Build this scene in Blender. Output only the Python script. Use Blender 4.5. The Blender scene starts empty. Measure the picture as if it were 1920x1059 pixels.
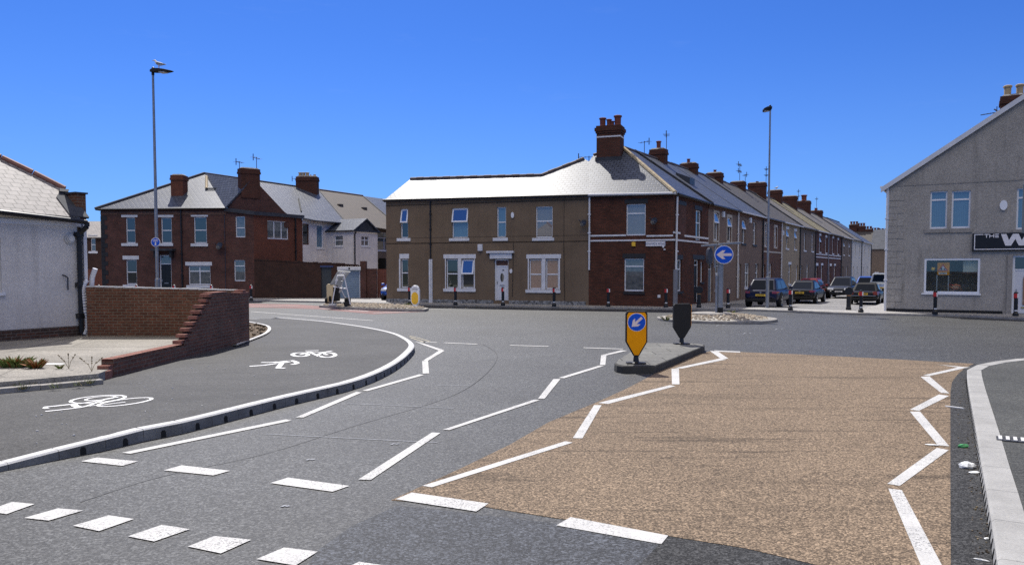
import bpy, math, random
from mathutils import Vector, Matrix
random.seed(7)
R = math.radians
scn = bpy.context.scene
COL = scn.collection
# ------------------------------------------------------------------ camera model
F_PX, CX, CY, HZ, CH = 1450.0, 960.0, 575.0, 505.0, 2.0
PITCH = math.atan((CY - HZ) / F_PX)
cd = bpy.data.cameras.new('camera'); cam = bpy.data.objects.new('camera', cd); COL.objects.link(cam)
cam.location = (0, 0, CH); cam.rotation_euler = (math.pi/2 - PITCH, 0, 0)
cd.sensor_width = 36; cd.lens = 36*F_PX/1920; cd.shift_y = (CY-529.5)/1920
cd.clip_start = .1; cd.clip_end = 3000
scn.camera = cam
CAM = Vector((0, 0, CH))
def ray(px, py):
    a, b = (px-CX)/F_PX, -(py-CY)/F_PX
    return Vector((a, math.cos(PITCH)+b*math.sin(PITCH), -math.sin(PITCH)+b*math.cos(PITCH)))
def hit(px, py, o, n):
    d = ray(px, py); return CAM + d*((o-CAM).dot(n)/d.dot(n))
def G(px, py, z=0.0):
    return hit(px, py, Vector((0, 0, z)), Vector((0, 0, 1)))
def zat(px, py, p):
    """height at which the pixel's ray passes over plan distance of p"""
    d = ray(px, py); return CH + d.z*(p[1]/d.y)
# ------------------------------------------------------------------ frames
class Fr:
    """a vertical wall frame: x along the wall, y into the building, z up"""
    def __init__(s, o, ang, z=0.0):
        s.o = Vector((o[0], o[1], z)); s.a = ang
        s.M = Matrix.Translation(s.o) @ Matrix.Rotation(ang, 4, 'Z'); s.I = s.M.inverted()
        s.u = Vector((math.cos(ang), math.sin(ang), 0)); s.n = Vector((-math.sin(ang), math.cos(ang), 0))
    def xz(s, px, py, y=0.0):
        p = s.I @ hit(px, py, s.o + s.n*y, s.n); return p.x, p.z
    def pl(s, px, py, p0, nrm):
        """pixel to local point on the local plane through p0 with normal nrm"""
        return s.I @ hit(px, py, s.M @ Vector(p0), s.M.to_3x3() @ Vector(nrm))
    def w(s, x, y, z=0): return s.M @ Vector((x, y, z))
WORLD = Fr((0, 0), 0)
# ------------------------------------------------------------------ mesh builder
class MB:
    def __init__(s): s.v = []; s.f = []; s.m = []
    def poly(s, pts, m=0):
        i = len(s.v); s.v += [tuple(p) for p in pts]; s.f.append(list(range(i, i+len(pts)))); s.m.append(m); return s
    def box(s, x0, x1, y0, y1, z0, z1, m=0):
        i = len(s.v)
        s.v += [(x0,y0,z0),(x1,y0,z0),(x1,y1,z0),(x0,y1,z0),(x0,y0,z1),(x1,y0,z1),(x1,y1,z1),(x0,y1,z1)]
        for q in ((0,3,2,1),(4,5,6,7),(0,1,5,4),(1,2,6,5),(2,3,7,6),(3,0,4,7)):
            s.f.append([i+k for k in q]); s.m.append(m)
        return s
    def obox(s, c, ang, sx, sy, z0, z1, m=0):
        """box centred at c turned by ang about z"""
        ca, sa = math.cos(ang), math.sin(ang); i = len(s.v)
        for z in (z0, z1):
            for a, b in ((-1,-1),(1,-1),(1,1),(-1,1)):
                x, y = a*sx/2, b*sy/2; s.v.append((c[0]+x*ca-y*sa, c[1]+x*sa+y*ca, z))
        for q in ((0,3,2,1),(4,5,6,7),(0,1,5,4),(1,2,6,5),(2,3,7,6),(3,0,4,7)):
            s.f.append([i+k for k in q]); s.m.append(m)
        return s
    def hexa(s, b, t, m=0):
        """hexahedron from bottom ring b and top ring t (4 each, ccw from above)"""
        n = len(b); i = len(s.v); s.v += [tuple(p) for p in b] + [tuple(p) for p in t]
        s.f.append([i+k for k in range(n)][::-1]); s.m.append(m)
        s.f.append([i+n+k for k in range(n)]); s.m.append(m)
        for k in range(n):
            j = (k+1) % n; s.f.append([i+k, i+j, i+n+j, i+n+k]); s.m.append(m)
        return s
    def slab(s, pts, z0, z1, m=0, mtop=None):
        """flat polygon (x,y) given ccw extruded z0..z1"""
        a = sum(pts[k][0]*pts[(k+1) % len(pts)][1]-pts[(k+1) % len(pts)][0]*pts[k][1] for k in range(len(pts)))
        if a < 0: pts = pts[::-1]
        n = len(pts); i = len(s.v)
        s.v += [(p[0], p[1], z0) for p in pts] + [(p[0], p[1], z1) for p in pts]
        s.f.append([i+k for k in range(n)][::-1]); s.m.append(m)
        s.f.append([i+n+k for k in range(n)]); s.m.append(m if mtop is None else mtop)
        for k in range(n):
            j = (k+1) % n; s.f.append([i+k, i+j, i+n+j, i+n+k]); s.m.append(m)
        return s
    def prism(s, pts, y0, y1, m=0):
        """(x,z) polygon extruded along y"""
        a = sum(pts[k][0]*pts[(k+1) % len(pts)][1]-pts[(k+1) % len(pts)][0]*pts[k][1] for k in range(len(pts)))
        if a < 0: pts = pts[::-1]
        n = len(pts); i = len(s.v)
        s.v += [(p[0], y0, p[1]) for p in pts] + [(p[0], y1, p[1]) for p in pts]
        s.f.append([i+k for k in range(n)]); s.m.append(m)
        s.f.append([i+n+k for k in range(n)][::-1]); s.m.append(m)
        for k in range(n):
            j = (k+1) % n; s.f.append([i+j, i+k, i+n+k, i+n+j]); s.m.append(m)
        return s
    def plate(s, pts, th, m=0):
        """planar 3d polygon thickened by th below its normal"""
        pts = [Vector(p) for p in pts]; n = (pts[1]-pts[0]).cross(pts[2]-pts[0]).normalized()
        if n.z < 0: pts = pts[::-1]; n = -n
        return s.hexa([p-n*th for p in pts], pts, m)
    def tube(s, p0, p1, r0, r1=None, n=8, m=0):
        r1 = r0 if r1 is None else r1
        p0, p1 = Vector(p0), Vector(p1); d = (p1-p0).normalized()
        a = Vector((0,0,1)) if abs(d.z) < .9 else Vector((1,0,0))
        u = d.cross(a).normalized(); w = d.cross(u); i = len(s.v)
        for p, r in ((p0, r0), (p1, r1)):
            for k in range(n):
                t = 2*math.pi*k/n; s.v.append(tuple(p+u*(math.cos(t)*r)+w*(math.sin(t)*r)))
        s.f.append([i+k for k in range(n)]); s.m.append(m)
        s.f.append([i+n+k for k in range(n)][::-1]); s.m.append(m)
        for k in range(n):
            j = (k+1) % n; s.f.append([i+k, i+n+k, i+n+j, i+j]); s.m.append(m)
        return s
    def path(s, pts, r, n=8, m=0):
        for a, b in zip(pts, pts[1:]): s.tube(a, b, r, r, n, m)
        return s
    def lathe(s, prof, c=(0,0), n=20, m=0):
        """(r,z) profile turned about the vertical through c"""
        i = len(s.v); k = len(prof)
        for r, z in prof:
            for j in range(n):
                t = 2*math.pi*j/n; s.v.append((c[0]+r*math.cos(t), c[1]+r*math.sin(t), z))
        for a in range(k-1):
            for j in range(n):
                q = (j+1) % n; s.f.append([i+a*n+j, i+a*n+q, i+(a+1)*n+q, i+(a+1)*n+j]); s.m.append(m)
        s.f.append([i+j for j in range(n)][::-1]); s.m.append(m)
        s.f.append([i+(k-1)*n+j for j in range(n)]); s.m.append(m)
        return s
    def disc(s, c, r, y0, y1, n=28, m=0, rz=None):
        """disc in the xz plane, thick along y"""
        rz = rz or r
        return s.prism([(c[0]+r*math.cos(2*math.pi*k/n), c[1]+rz*math.sin(2*math.pi*k/n)) for k in range(n)], y0, y1, m)
    def build(s, name, mats, parent=None, frame=None, smooth=False, bevel=0, seg=2, sub=0):
        me = bpy.data.meshes.new(name); me.from_pydata(s.v, [], s.f)
        if not isinstance(mats, (list, tuple)): mats = [mats]
        for q in mats: me.materials.append(q)
        for p, k in zip(me.polygons, s.m): p.material_index = k; p.use_smooth = smooth
        uv = me.uv_layers.new(name='UVMap').data
        me.update()
        for p in me.polygons:
            n = p.normal
            t = Vector((1,0,0)) if abs(n.z) > .999 else Vector((-n.y, n.x, 0)).normalized()
            b = n.cross(t)
            for li in p.loop_indices:
                co = me.vertices[me.loops[li].vertex_index].co
                uv[li].uv = (co.dot(t), co.dot(b))
        o = bpy.data.objects.new(name, me); COL.objects.link(o)
        put(o, parent, frame)
        if bevel:
            b = o.modifiers.new('bevel', 'BEVEL'); b.width = bevel; b.segments = seg; b.limit_method = 'ANGLE'; b.angle_limit = R(35)
        if sub:
            b = o.modifiers.new('subd', 'SUBSURF'); b.levels = sub; b.render_levels = sub
        return o
MW = {}
def put(o, parent=None, frame=None):
    M = frame.M if frame else (MW[parent.name] if parent else Matrix.Identity(4))
    MW[o.name] = M.copy()
    if parent:
        o.parent = parent; o.matrix_basis = MW[parent.name].inverted() @ M
    else: o.matrix_basis = M
def tag(o, label=None, cat=None, group=None, kind=None):
    if label: o['label'] = label
    if cat: o['category'] = cat
    if group: o['group'] = group
    if kind: o['kind'] = kind
    return o
def thing(name, frame, label, cat, group=None):
    o = bpy.data.objects.new(name, None); COL.objects.link(o); o.empty_display_size = .3
    put(o, None, frame); return tag(o, label, cat, group)
def copy_tree(o, parent=None):
    c = o.copy(); COL.objects.link(c)
    if parent: c.parent = parent
    MW[c.name] = MW[o.name].copy()
    for ch in list(o.children): copy_tree(ch, c)
    return c
def place(o, x, y, z, rz=0): o.matrix_basis = Matrix.Translation((x, y, z)) @ Matrix.Rotation(rz, 4, 'Z'); MW[o.name] = o.matrix_basis.copy()
def struct(o): o['kind'] = 'structure'; return o
def text_obj(name, txt, size, mat, parent, frame, x, z, y, cx=True, sx=1.0, th=.004, flat=False, mirror=False):
    cu = bpy.data.curves.new(name, 'FONT'); cu.body = txt; cu.size = size; cu.extrude = th/2
    if cx: cu.align_x = 'CENTER'
    cu.align_y = 'BOTTOM_BASELINE' if hasattr(cu, 'align_y') else 'TOP'
    t = bpy.data.objects.new('tmp', cu); COL.objects.link(t)
    bpy.context.view_layer.update()
    me = bpy.data.meshes.new_from_object(t.evaluated_get(bpy.context.evaluated_depsgraph_get()))
    bpy.data.objects.remove(t)
    for v in me.vertices:
        a, b, c = v.co; v.co = (x+a*sx, y-c, z+b)
    me.materials.clear(); me.materials.append(mat); me.name = name
    o = bpy.data.objects.new(name, me); COL.objects.link(o); put(o, parent, frame); return o
# ------------------------------------------------------------------ materials
def _nt(name):
    m = bpy.data.materials.new(name); m.use_nodes = True; nt = m.node_tree
    return m, nt, nt.nodes['Principled BSDF']
def _math(nt, op, a, b):
    n = nt.nodes.new('ShaderNodeMath'); n.operation = op
    for k, v in enumerate((a, b)):
        if hasattr(v, 'links'): nt.links.new(v, n.inputs[k])
        else: n.inputs[k].default_value = v
    return n.outputs[0]
def _mix(nt, fac, a, b, mode='MIX'):
    n = nt.nodes.new('ShaderNodeMix'); n.data_type = 'RGBA'; n.blend_type = mode
    for sock, v in ((n.inputs[0], fac), (n.inputs[6], a), (n.inputs[7], b)):
        if hasattr(v, 'links'): nt.links.new(v, sock)
        elif isinstance(v, (int, float)): sock.default_value = v
        else: sock.default_value = (*v, 1)
    return n.outputs[2]
def _noise(nt, vec, scale, detail=3, rough=.6, lo=.3, hi=.7):
    n = nt.nodes.new('ShaderNodeTexNoise'); n.inputs['Scale'].default_value = scale; n.inputs['Detail'].default_value = detail; n.inputs['Roughness'].default_value = rough
    if vec is not None: nt.links.new(vec, n.inputs['Vector'])
    r = nt.nodes.new('ShaderNodeMapRange'); r.inputs['From Min'].default_value = lo; r.inputs['From Max'].default_value = hi
    nt.links.new(n.outputs['Fac'], r.inputs['Value']); return r.outputs[0]
def _map(nt, vec, scale=(1,1,1), rot=0):
    n = nt.nodes.new('ShaderNodeMapping'); n.inputs['Scale'].default_value = scale; n.inputs['Rotation'].default_value = (0, 0, rot)
    nt.links.new(vec, n.inputs['Vector']); return n.outputs[0]
def _bump(nt, bs, h, strength, dist=.01):
    n = nt.nodes.new('ShaderNodeBump'); n.inputs['Strength'].default_value = strength; n.inputs['Distance'].default_value = dist
    nt.links.new(h, n.inputs['Height']); nt.links.new(n.outputs[0], bs.inputs['Normal'])
def _coord(nt, k='Object'): return nt.nodes.new('ShaderNodeTexCoord').outputs[k]
def sc(c, k): return tuple(min(1, v*k) for v in c)
def mk(name, col, rough=.75, var=.12, scale=2.0, fine=0, fvar=.15, spec=.4, metal=0, bump=0, coat=0, streak=0):
    m, nt, b = _nt(name); co = _coord(nt)
    c = _mix(nt, _noise(nt, co, scale, 5), sc(col, 1-var), sc(col, 1+var))
    if streak: c = _mix(nt, _noise(nt, _map(nt, co, (3.2, 3.2, .22)), 1.0, 6, .65, .48, .75), c, _mix(nt, 1.0, c, (1-streak,)*3, 'MULTIPLY')); c = _mix(nt, _noise(nt, _map(nt, co, (.9, .9, 1.6)), 1.0, 3, .5, .56, .6), c, _mix(nt, 1.0, c, (1+streak*.35,)*3, 'MULTIPLY'))
    if fine:
        f = _noise(nt, co, fine, 4, .75, .25, .75)
        c = _mix(nt, f, _mix(nt, 1.0, c, (1-fvar,)*3, 'MULTIPLY'), _mix(nt, 1.0, c, (1+fvar,)*3, 'MULTIPLY'))
        if bump: _bump(nt, b, f, bump)
    nt.links.new(c, b.inputs['Base Color'])
    b.inputs['Roughness'].default_value = rough; b.inputs['Specular IOR Level'].default_value = spec
    b.inputs['Metallic'].default_value = metal; b.inputs['Coat Weight'].default_value = coat
    return m
def brick(name, c1, c2, mortar, w=.225, h=.075, mo=.011, rough=.9, dirt=.25, bump=.5, spec=.2, stain=None, msm=.1):
    m, nt, b = _nt(name); uv = _coord(nt, 'UV')
    t = nt.nodes.new('ShaderNodeTexBrick'); nt.links.new(uv, t.inputs['Vector'])
    for k, v in (('Scale', 1), ('Mortar Size', mo), ('Mortar Smooth', msm), ('Bias', 0), ('Brick Width', w), ('Row Height', h)): t.inputs[k].default_value = v
    t.inputs['Color1'].default_value = (*c1, 1); t.inputs['Color2'].default_value = (*c2, 1); t.inputs['Mortar'].default_value = (*mortar, 1)
    n1 = _noise(nt, uv, 1.3, 6, .65); n2 = _noise(nt, uv, 14, 3)
    c = _mix(nt, n1, _mix(nt, 1.0, t.outputs['Color'], (1-dirt,)*3, 'MULTIPLY'), t.outputs['Color'])
    c = _mix(nt, n2, _mix(nt, 1.0, c, (.75, .75, .75), 'MULTIPLY'), _mix(nt, 1.0, c, (1.2, 1.2, 1.2), 'MULTIPLY'))
    if stain: c = _mix(nt, _noise(nt, uv, 2.2, 6, .7, .55, .7), c, stain)
    nt.links.new(c, b.inputs['Base Color']); b.inputs['Roughness'].default_value = rough; b.inputs['Specular IOR Level'].default_value = spec
    if bump:
        inv = _math(nt, 'SUBTRACT', 1.0, t.outputs['Fac']); _bump(nt, b, inv, bump, .012)
    return m
def slate(name, c1, c2, gap, w=.32, h=.22, rough=.42, mo=.008, spec=.5, stain=None, bump=.35):
    m = brick(name, c1, c2, gap, w, h, mo, rough, .22, bump, spec, stain, .3); return m
def speck(name, c, lo=.55, hi=1.5, scale=22, stain=None, rough=.95, bump=.6, var=.1, streak=0):
    """pebble-dash: light and dark stones in the render"""
    m, nt, b = _nt(name); co = _coord(nt)
    v = nt.nodes.new('ShaderNodeTexVoronoi'); v.inputs['Scale'].default_value = scale; nt.links.new(co, v.inputs['Vector'])
    s = nt.nodes.new('ShaderNodeSeparateColor'); nt.links.new(v.outputs['Color'], s.inputs[0])
    k = _mix(nt, s.outputs[0], sc(c, lo), sc(c, hi))
    k = _mix(nt, _noise(nt, co, .8, 6, .65), _mix(nt, 1.0, k, (1-var,)*3, 'MULTIPLY'), _mix(nt, 1.0, k, (1+var,)*3, 'MULTIPLY'))
    if streak:
        k = _mix(nt, _noise(nt, _map(nt, co, (2.5, 2.5, .25)), 1.0, 5, .6, .55, .75), k, _mix(nt, 1.0, k, (1-streak,)*3, 'MULTIPLY'))
    if stain: k = _mix(nt, _noise(nt, co, .6, 6, .7, .5, .75), k, stain)
    nt.links.new(k, b.inputs['Base Color']); b.inputs['Roughness'].default_value = rough; b.inputs['Specular IOR Level'].default_value = .2
    _bump(nt, b, s.outputs[0], bump, .006)
    return m
def ground_mat(name, c, grain=80, gv=.45, patch=.5, pv=.15, rough=.8, spec=.35, bump=.6, tint=None, streak=None, cracks=0, light=0, gsc2=28):
    m, nt, b = _nt(name); co = _coord(nt)
    def cells(scale, lo, hi, p):
        v = nt.nodes.new('ShaderNodeTexVoronoi'); v.inputs['Scale'].default_value = scale; nt.links.new(co, v.inputs['Vector'])
        s = nt.nodes.new('ShaderNodeSeparateColor'); nt.links.new(v.outputs['Color'], s.inputs[0]); q = _math(nt, 'POWER', s.outputs[0], p)
        r = nt.nodes.new('ShaderNodeMapRange'); r.inputs['To Min'].default_value = lo; r.inputs['To Max'].default_value = hi; nt.links.new(q, r.inputs['Value']); return r.outputs[0], s.outputs[1]
    c1, g1 = cells(grain, max(.08,1-gv*1.15), 1+gv*2.1, 1.7); c2, _ = cells(gsc2, 1-gv*.42, 1+gv*.5, 1.2); c3, _ = cells(gsc2*.5, 1-gv*.12, 1+gv*.12, 1.0)
    mul = _math(nt, 'MULTIPLY', _math(nt, 'MULTIPLY', c1, c2), c3)
    vm = nt.nodes.new('ShaderNodeVectorMath'); vm.operation = 'SCALE'; vm.inputs[0].default_value = c; nt.links.new(mul, vm.inputs[3]); k = vm.outputs[0]
    pn = _noise(nt, co, patch, 6, .62)
    k = _mix(nt, pn, _mix(nt, 1.0, k, (1-pv,)*3, 'MULTIPLY'), _mix(nt, 1.0, k, tuple((1+pv)*t for t in (tint or (1,1,1))), 'MULTIPLY'))
    if light:
        k = _mix(nt, _math(nt, 'MULTIPLY', _noise(nt, co, 210, 1, .5, .66, .72), light), k, (.55, .55, .56))
    if streak:
        for ang, sx, sy, lo, hi, dk, wob in streak:
            vec = _map(nt, co, (sx, sy, 1), ang)
            nn = nt.nodes.new('ShaderNodeTexNoise'); nn.inputs['Scale'].default_value = 1; nn.inputs['Detail'].default_value = 5; nn.inputs['Distortion'].default_value = wob
            nt.links.new(vec, nn.inputs['Vector'])
            r = nt.nodes.new('ShaderNodeMapRange'); r.inputs['From Min'].default_value = lo; r.inputs['From Max'].default_value = hi
            nt.links.new(nn.outputs['Fac'], r.inputs['Value'])
            k = _mix(nt, r.outputs[0], k, _mix(nt, 1.0, k, (dk,)*3, 'MULTIPLY'))
    if cracks:
        v = nt.nodes.new('ShaderNodeTexVoronoi'); v.feature = 'DISTANCE_TO_EDGE'; v.inputs['Scale'].default_value = cracks
        nt.links.new(_map(nt, co), v.inputs['Vector'])
        r = nt.nodes.new('ShaderNodeMapRange'); r.inputs['From Min'].default_value = .0; r.inputs['From Max'].default_value = .012
        nt.links.new(v.outputs[0], r.inputs['Value']); k = _mix(nt, r.outputs[0], _mix(nt, 1.0, k, (.55,)*3, 'MULTIPLY'), k)
    nt.links.new(k, b.inputs['Base Color']); b.inputs['Roughness'].default_value = rough; b.inputs['Specular IOR Level'].default_value = spec
    _bump(nt, b, g1, bump*.5, .005)
    return m
def paint_mat(name, c, wear=.62, under=(.12,.12,.12), dirt=.2):
    """worn thermoplastic road paint"""
    m, nt, b = _nt(name); co = _coord(nt)
    k = _mix(nt, _noise(nt, co, 1.6, 6, .65), sc(c, 1-dirt), c)
    k = _mix(nt, _noise(nt, co, 38, 5, .8, .5, .75), k, sc(c, .62))
    k = _mix(nt, _math(nt, 'MULTIPLY', _noise(nt, co, 70, 3, .7, wear, wear+.04), _noise(nt, co, 1.1, 4, .6, .35, .6)), k, under)
    nt.links.new(k, b.inputs['Base Color']); b.inputs['Roughness'].default_value = .7
    _bump(nt, b, _noise(nt, co, 120, 2), .3, .004)
    return m
def glass(name, c, stripe=0, c2=None, ior=2.0, noise=0, rough=.02):
    m, nt, b = _nt(name); uv = _coord(nt, 'UV')
    if stripe:
        w = nt.nodes.new('ShaderNodeTexWave'); w.inputs['Scale'].default_value = 1/(stripe*6.28)*3.14; w.inputs['Distortion'].default_value = .6
        nt.links.new(uv, w.inputs['Vector']); k = _mix(nt, w.outputs['Fac'], c, c2)
    elif noise: k = _mix(nt, _noise(nt, uv, noise, 5, .6), c, c2)
    else: k = None
    if k is None: b.inputs['Base Color'].default_value = (*c, 1)
    else: nt.links.new(k, b.inputs['Base Color'])
    b.inputs['Roughness'].default_value = rough; b.inputs['IOR'].default_value = ior; b.inputs['Specular IOR Level'].default_value = .5
    return m
def plain(name, c, rough=.5, spec=.5, metal=0, coat=0, em=0):
    m, nt, b = _nt(name); co = _coord(nt)
    nt.links.new(_mix(nt, _noise(nt, co, 6, 4), sc(c, .9), sc(c, 1.06)), b.inputs['Base Color'])
    b.inputs['Roughness'].default_value = rough; b.inputs['Specular IOR Level'].default_value = spec; b.inputs['Metallic'].default_value = metal; b.inputs['Coat Weight'].default_value = coat
    b.inputs['Coat Roughness'].default_value = .05
    return m
def clear_glass(name):
    m, nt, b = _nt(name); nt.nodes.remove(b); out = nt.nodes['Material Output']
    t = nt.nodes.new('ShaderNodeBsdfTransparent'); t.inputs[0].default_value = (.86, .9, .9, 1); g = nt.nodes.new('ShaderNodeBsdfGlossy'); g.inputs['Roughness'].default_value = .01
    lw = nt.nodes.new('ShaderNodeLayerWeight'); lw.inputs[0].default_value = .5; mx = nt.nodes.new('ShaderNodeMixShader')
    nt.links.new(_math(nt, 'ADD', .07, _math(nt, 'MULTIPLY', .6, _math(nt, 'POWER', lw.outputs['Facing'], 5.0))), mx.inputs[0]); nt.links.new(t.outputs[0], mx.inputs[1]); nt.links.new(g.outputs[0], mx.inputs[2]); nt.links.new(mx.outputs[0], out.inputs[0])
    return m
M = {}
TH = math.atan(865/1450.); D1 = Vector((math.sin(TH), math.cos(TH), 0)); D2 = Vector((math.cos(TH), -math.sin(TH), 0))
M['asphalt'] = ground_mat('asphalt', (.040,.0397,.038), 60, .76, .35, .22, .62, .36, .7, light=.45, tint=(.97,1,1.04), gsc2=30, streak=[(TH, .12, .9, .35, .75, .86, .3)])
M['asphalt_blue'] = ground_mat('asphalt_patch', (.033,.036,.042), 58, .66, .5, .16, .68, .3, .7, light=.35)
M['asphalt_new'] = ground_mat('asphalt_new', (.03,.03,.03), 80, .7, .6, .2, .85, .3, .8, light=.25)
M['path'] = ground_mat('path_asphalt', (.046,.045,.0435), 80, .42, .45, .28, .78, .35, .5, light=.12, streak=[(0, .5, 2.2, .5, .75, .75, .6)])
M['pave'] = ground_mat('pavement_asphalt', (.055,.056,.051), 90, .4, .5, .25, .8, .35, .5, light=.15)
M['pave_far'] = ground_mat('pavement_slabs', (.31,.30,.285), 40, .25, .6, .15, .8, .3, .4)
M['street'] = ground_mat('street_asphalt', (.20,.195,.19), 60, .35, .3, .2, .8, .3, .4)
M['buff'] = ground_mat('buff_surfacing', (.174,.128,.086), 84, .48, .4, .12, .85, .2, .8, gsc2=52,
    streak=[(TH, .35, 5.0, .58, .66, .62, .25), (TH+.05, .22, 2.6, .60, .70, .78, .4), (TH, .15, 1.1, .3, .0, 1.12, .5)])
M['red_road'] = ground_mat('red_surfacing', (.19,.10,.092), 60, .35, .6, .3, .8)
M['yard'] = ground_mat('yard_concrete', (.255,.237,.207), 70, .22, .5, .22, .85, .25, .4, streak=[(R(8), .35, 2.0, .5, .72, .72, .5)], cracks=.35)
M['soil'] = ground_mat('soil', (.11,.085,.06), 30, .6, 1.0, .3, .95, .1, 1.0)
M['slabs'] = brick('paving_slabs', (.20,.197,.18), (.165,.162,.15), (.055,.055,.05), .9, .6, .012, .85, .2, .3)
M['kerb'] = mk('kerb_concrete', (.56,.555,.54), .8, .12, 3, 60, .15, bump=.25)
M['kerb_r'] = mk('worn_kerb_concrete', (.315,.31,.295), .85, .16, 2.5, 50, .2, bump=.3)
M['kerb_shade_grime'] = mk('shaded_grimy_kerb_face', (.17,.168,.16), .9, .35, 2.5, 50, .3, bump=.3)  # road face darkened to carry its shade as well as grime
M['kerb_old'] = mk('old_kerb', (.27,.255,.235), .9, .25, 4, 50, .25, bump=.5)
M['slot'] = mk('drain_slot', (.012,.012,.012), .9, .1)
M['white_line'] = paint_mat('white_line', (.58,.57,.545), .54)
M['white_clean'] = paint_mat('white_path_line', (.85,.85,.84), .72)
M['yellow_line'] = paint_mat('yellow_line', (.42,.37,.25), .56)
M['seam'] = mk('tar_seam', (.035,.035,.036), .7, .2, 10)
M['scuff'] = mk('chalk_scuff', (.30,.31,.33), .9, .3, 12)
M['brick_old'] = brick('old_red_brick', (.22,.088,.05), (.145,.062,.038), (.235,.18,.125), dirt=.35, mo=.010, bump=.8, stain=(.16,.085,.05))
M['brick_step'] = brick('weathered_brick', (.235,.105,.07), (.15,.07,.05), (.215,.165,.13), dirt=.35, mo=.010, bump=.9, stain=(.15,.11,.085))
M['brick_face'] = mk('fresh_brick_ends', (.25,.11,.08), .9, .4, 9, 40, .3, bump=.6)
M['brick_dark'] = brick('dark_red_brick', (.185,.072,.055), (.118,.052,.044), (.115,.08,.065), dirt=.4, mo=.012)
M['brick_wing'] = brick('orange_red_brick', (.23,.072,.04), (.17,.055,.034), (.13,.075,.055), dirt=.25, mo=.011)
M['brick_yard'] = brick('sooty_brick', (.10,.045,.032), (.07,.036,.028), (.055,.04,.032), dirt=.35, mo=.012)
M['brick_corner'] = brick('maroon_brick', (.17,.056,.034), (.095,.036,.026), (.075,.05,.036), dirt=.4, mo=.012)
M['brick_chim'] = brick('chimney_brick', (.15,.05,.032), (.10,.04,.028), (.09,.06,.045), dirt=.4, mo=.012)
M['brick_cream'] = brick('cream_brick', (.40,.33,.25), (.35,.29,.22), (.26,.22,.17), dirt=.2, mo=.012)
M['brown'] = mk('brown_render', (.182,.132,.09), .95, .14, .7, 30, .2, streak=.13, spec=.15, bump=.4)
M['render_a'] = speck('taupe_render', (.20,.145,.118), .75, 1.3, 30)
M['render_b'] = speck('mocha_render', (.19,.138,.112), .75, 1.3, 30)
M['render_d'] = speck('sand_render', (.33,.26,.18), .8, 1.2, 30)
M['render_e'] = speck('grey_brown_render', (.18,.138,.11), .75, 1.3, 30)
M['render_w'] = speck('cream_white_render', (.62,.58,.52), .9, 1.08, 30)
M['render_g'] = speck('stone_grey_render', (.36,.335,.30), .78, 1.22, 36, streak=.3, var=.14)
M['render_gs'] = speck('smooth_grey_render', (.31,.288,.26), .85, 1.15, 20)
M['render_bung'] = speck('lilac_white_render', (.64,.605,.56), .90, 1.10, 40, var=.12, streak=.2)
M['white_wall'] = mk('white_render', (.72,.67,.64), .9, .1, 1.2, 20, .05, streak=.18)
M['slate'] = slate('blue_grey_slate', (.112,.124,.155), (.080,.090,.114), (.03,.031,.036), .33, .25, .42, .022, .15)
M['slate_l'] = slate('pale_slate', (.130,.138,.158), (.098,.106,.122), (.05,.05,.05), .33, .25, .45, .018, .12)
M['slate_b'] = slate('diamond_slate', (.33,.295,.27), (.24,.215,.20), (.085,.075,.07), .26, .19, .6, .012, .3)
M['tile_br'] = slate('brown_pantile', (.155,.12,.095), (.125,.10,.08), (.028,.022,.02), .26, .27, .75, .05, .3)
M['tile_dk'] = slate('dark_tile', (.13,.115,.10), (.10,.09,.08), (.03,.027,.025), .28, .26, .7, .03, .3)
M['tile_ye'] = slate('lichen_tile', (.33,.29,.17), (.25,.22,.14), (.06,.055,.04), .28, .26, .85, .03, .2)
M['tile_gy'] = slate('grey_tile', (.21,.19,.165), (.17,.155,.14), (.06,.055,.05), .28, .26, .8, .02, .3)
M['lead'] = mk('lead_flashing', (.05,.053,.062), .75, .3, 3, spec=.2)
M['ridge'] = mk('ridge_tile', (.10,.075,.07), .7, .2, 4)
M['ridge_red'] = mk('red_ridge_tile', (.22,.10,.075), .7, .2, 4)
M['ridge_sand'] = mk('mortared_hip', (.38,.31,.20), .9, .3, 6, 30, .3)
M['upvc'] = mk('white_upvc', (.80,.81,.84), .35, .03, 2)
M['stone_w'] = mk('painted_stone', (.68,.68,.70), .7, .12, 4, 25, .08)
M['stone_dk'] = mk('black_painted_stone', (.022,.021,.022), .6, .3, 4)
M['stone_cr'] = mk('cream_stone', (.48,.43,.36), .8, .15, 4)
M['black'] = mk('black_plastic', (.012,.012,.013), .4, .15, 4)
M['black_m'] = mk('matt_black', (.014,.014,.015), .8, .15, 4)
M['gutter_w'] = mk('white_gutter', (.66,.66,.68), .45, .08, 3)
M['timber'] = mk('red_brown_fence', (.16,.055,.035), .8, .2, 3, 20, .2)
M['steel'] = mk('galvanised_steel', (.27,.28,.30), .45, .15, 5, 60, .1, metal=.6)
M['steel_dk'] = mk('dark_steel', (.07,.075,.09), .45, .15, 5, metal=.5)
M['alu'] = mk('aluminium', (.42,.42,.41), .45, .1, 5, metal=.5)
M['g_dark'] = glass('dark_pane', (.014,.018,.019), ior=2.0)
M['g_green'] = glass('tree_reflection_pane', (.012,.022,.012), c2=(.03,.042,.025), noise=8)  # mottled green painted in for trees reflected in the glass
M['g_net'] = glass('net_curtain_pane', (.17,.18,.18), c2=(.06,.075,.085), noise=5)
M['g_blind'] = glass('vertical_blind_pane', (.30,.30,.29), .09, (.10,.105,.11))
M['g_peach'] = glass('peach_blind_pane', (.34,.19,.125), .09, (.16,.085,.06))
M['g_blue'] = glass('pale_blue_blind_pane', (.12,.22,.30), .11, (.09,.17,.25))
M['g_clear'] = clear_glass('shop_glass')
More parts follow.
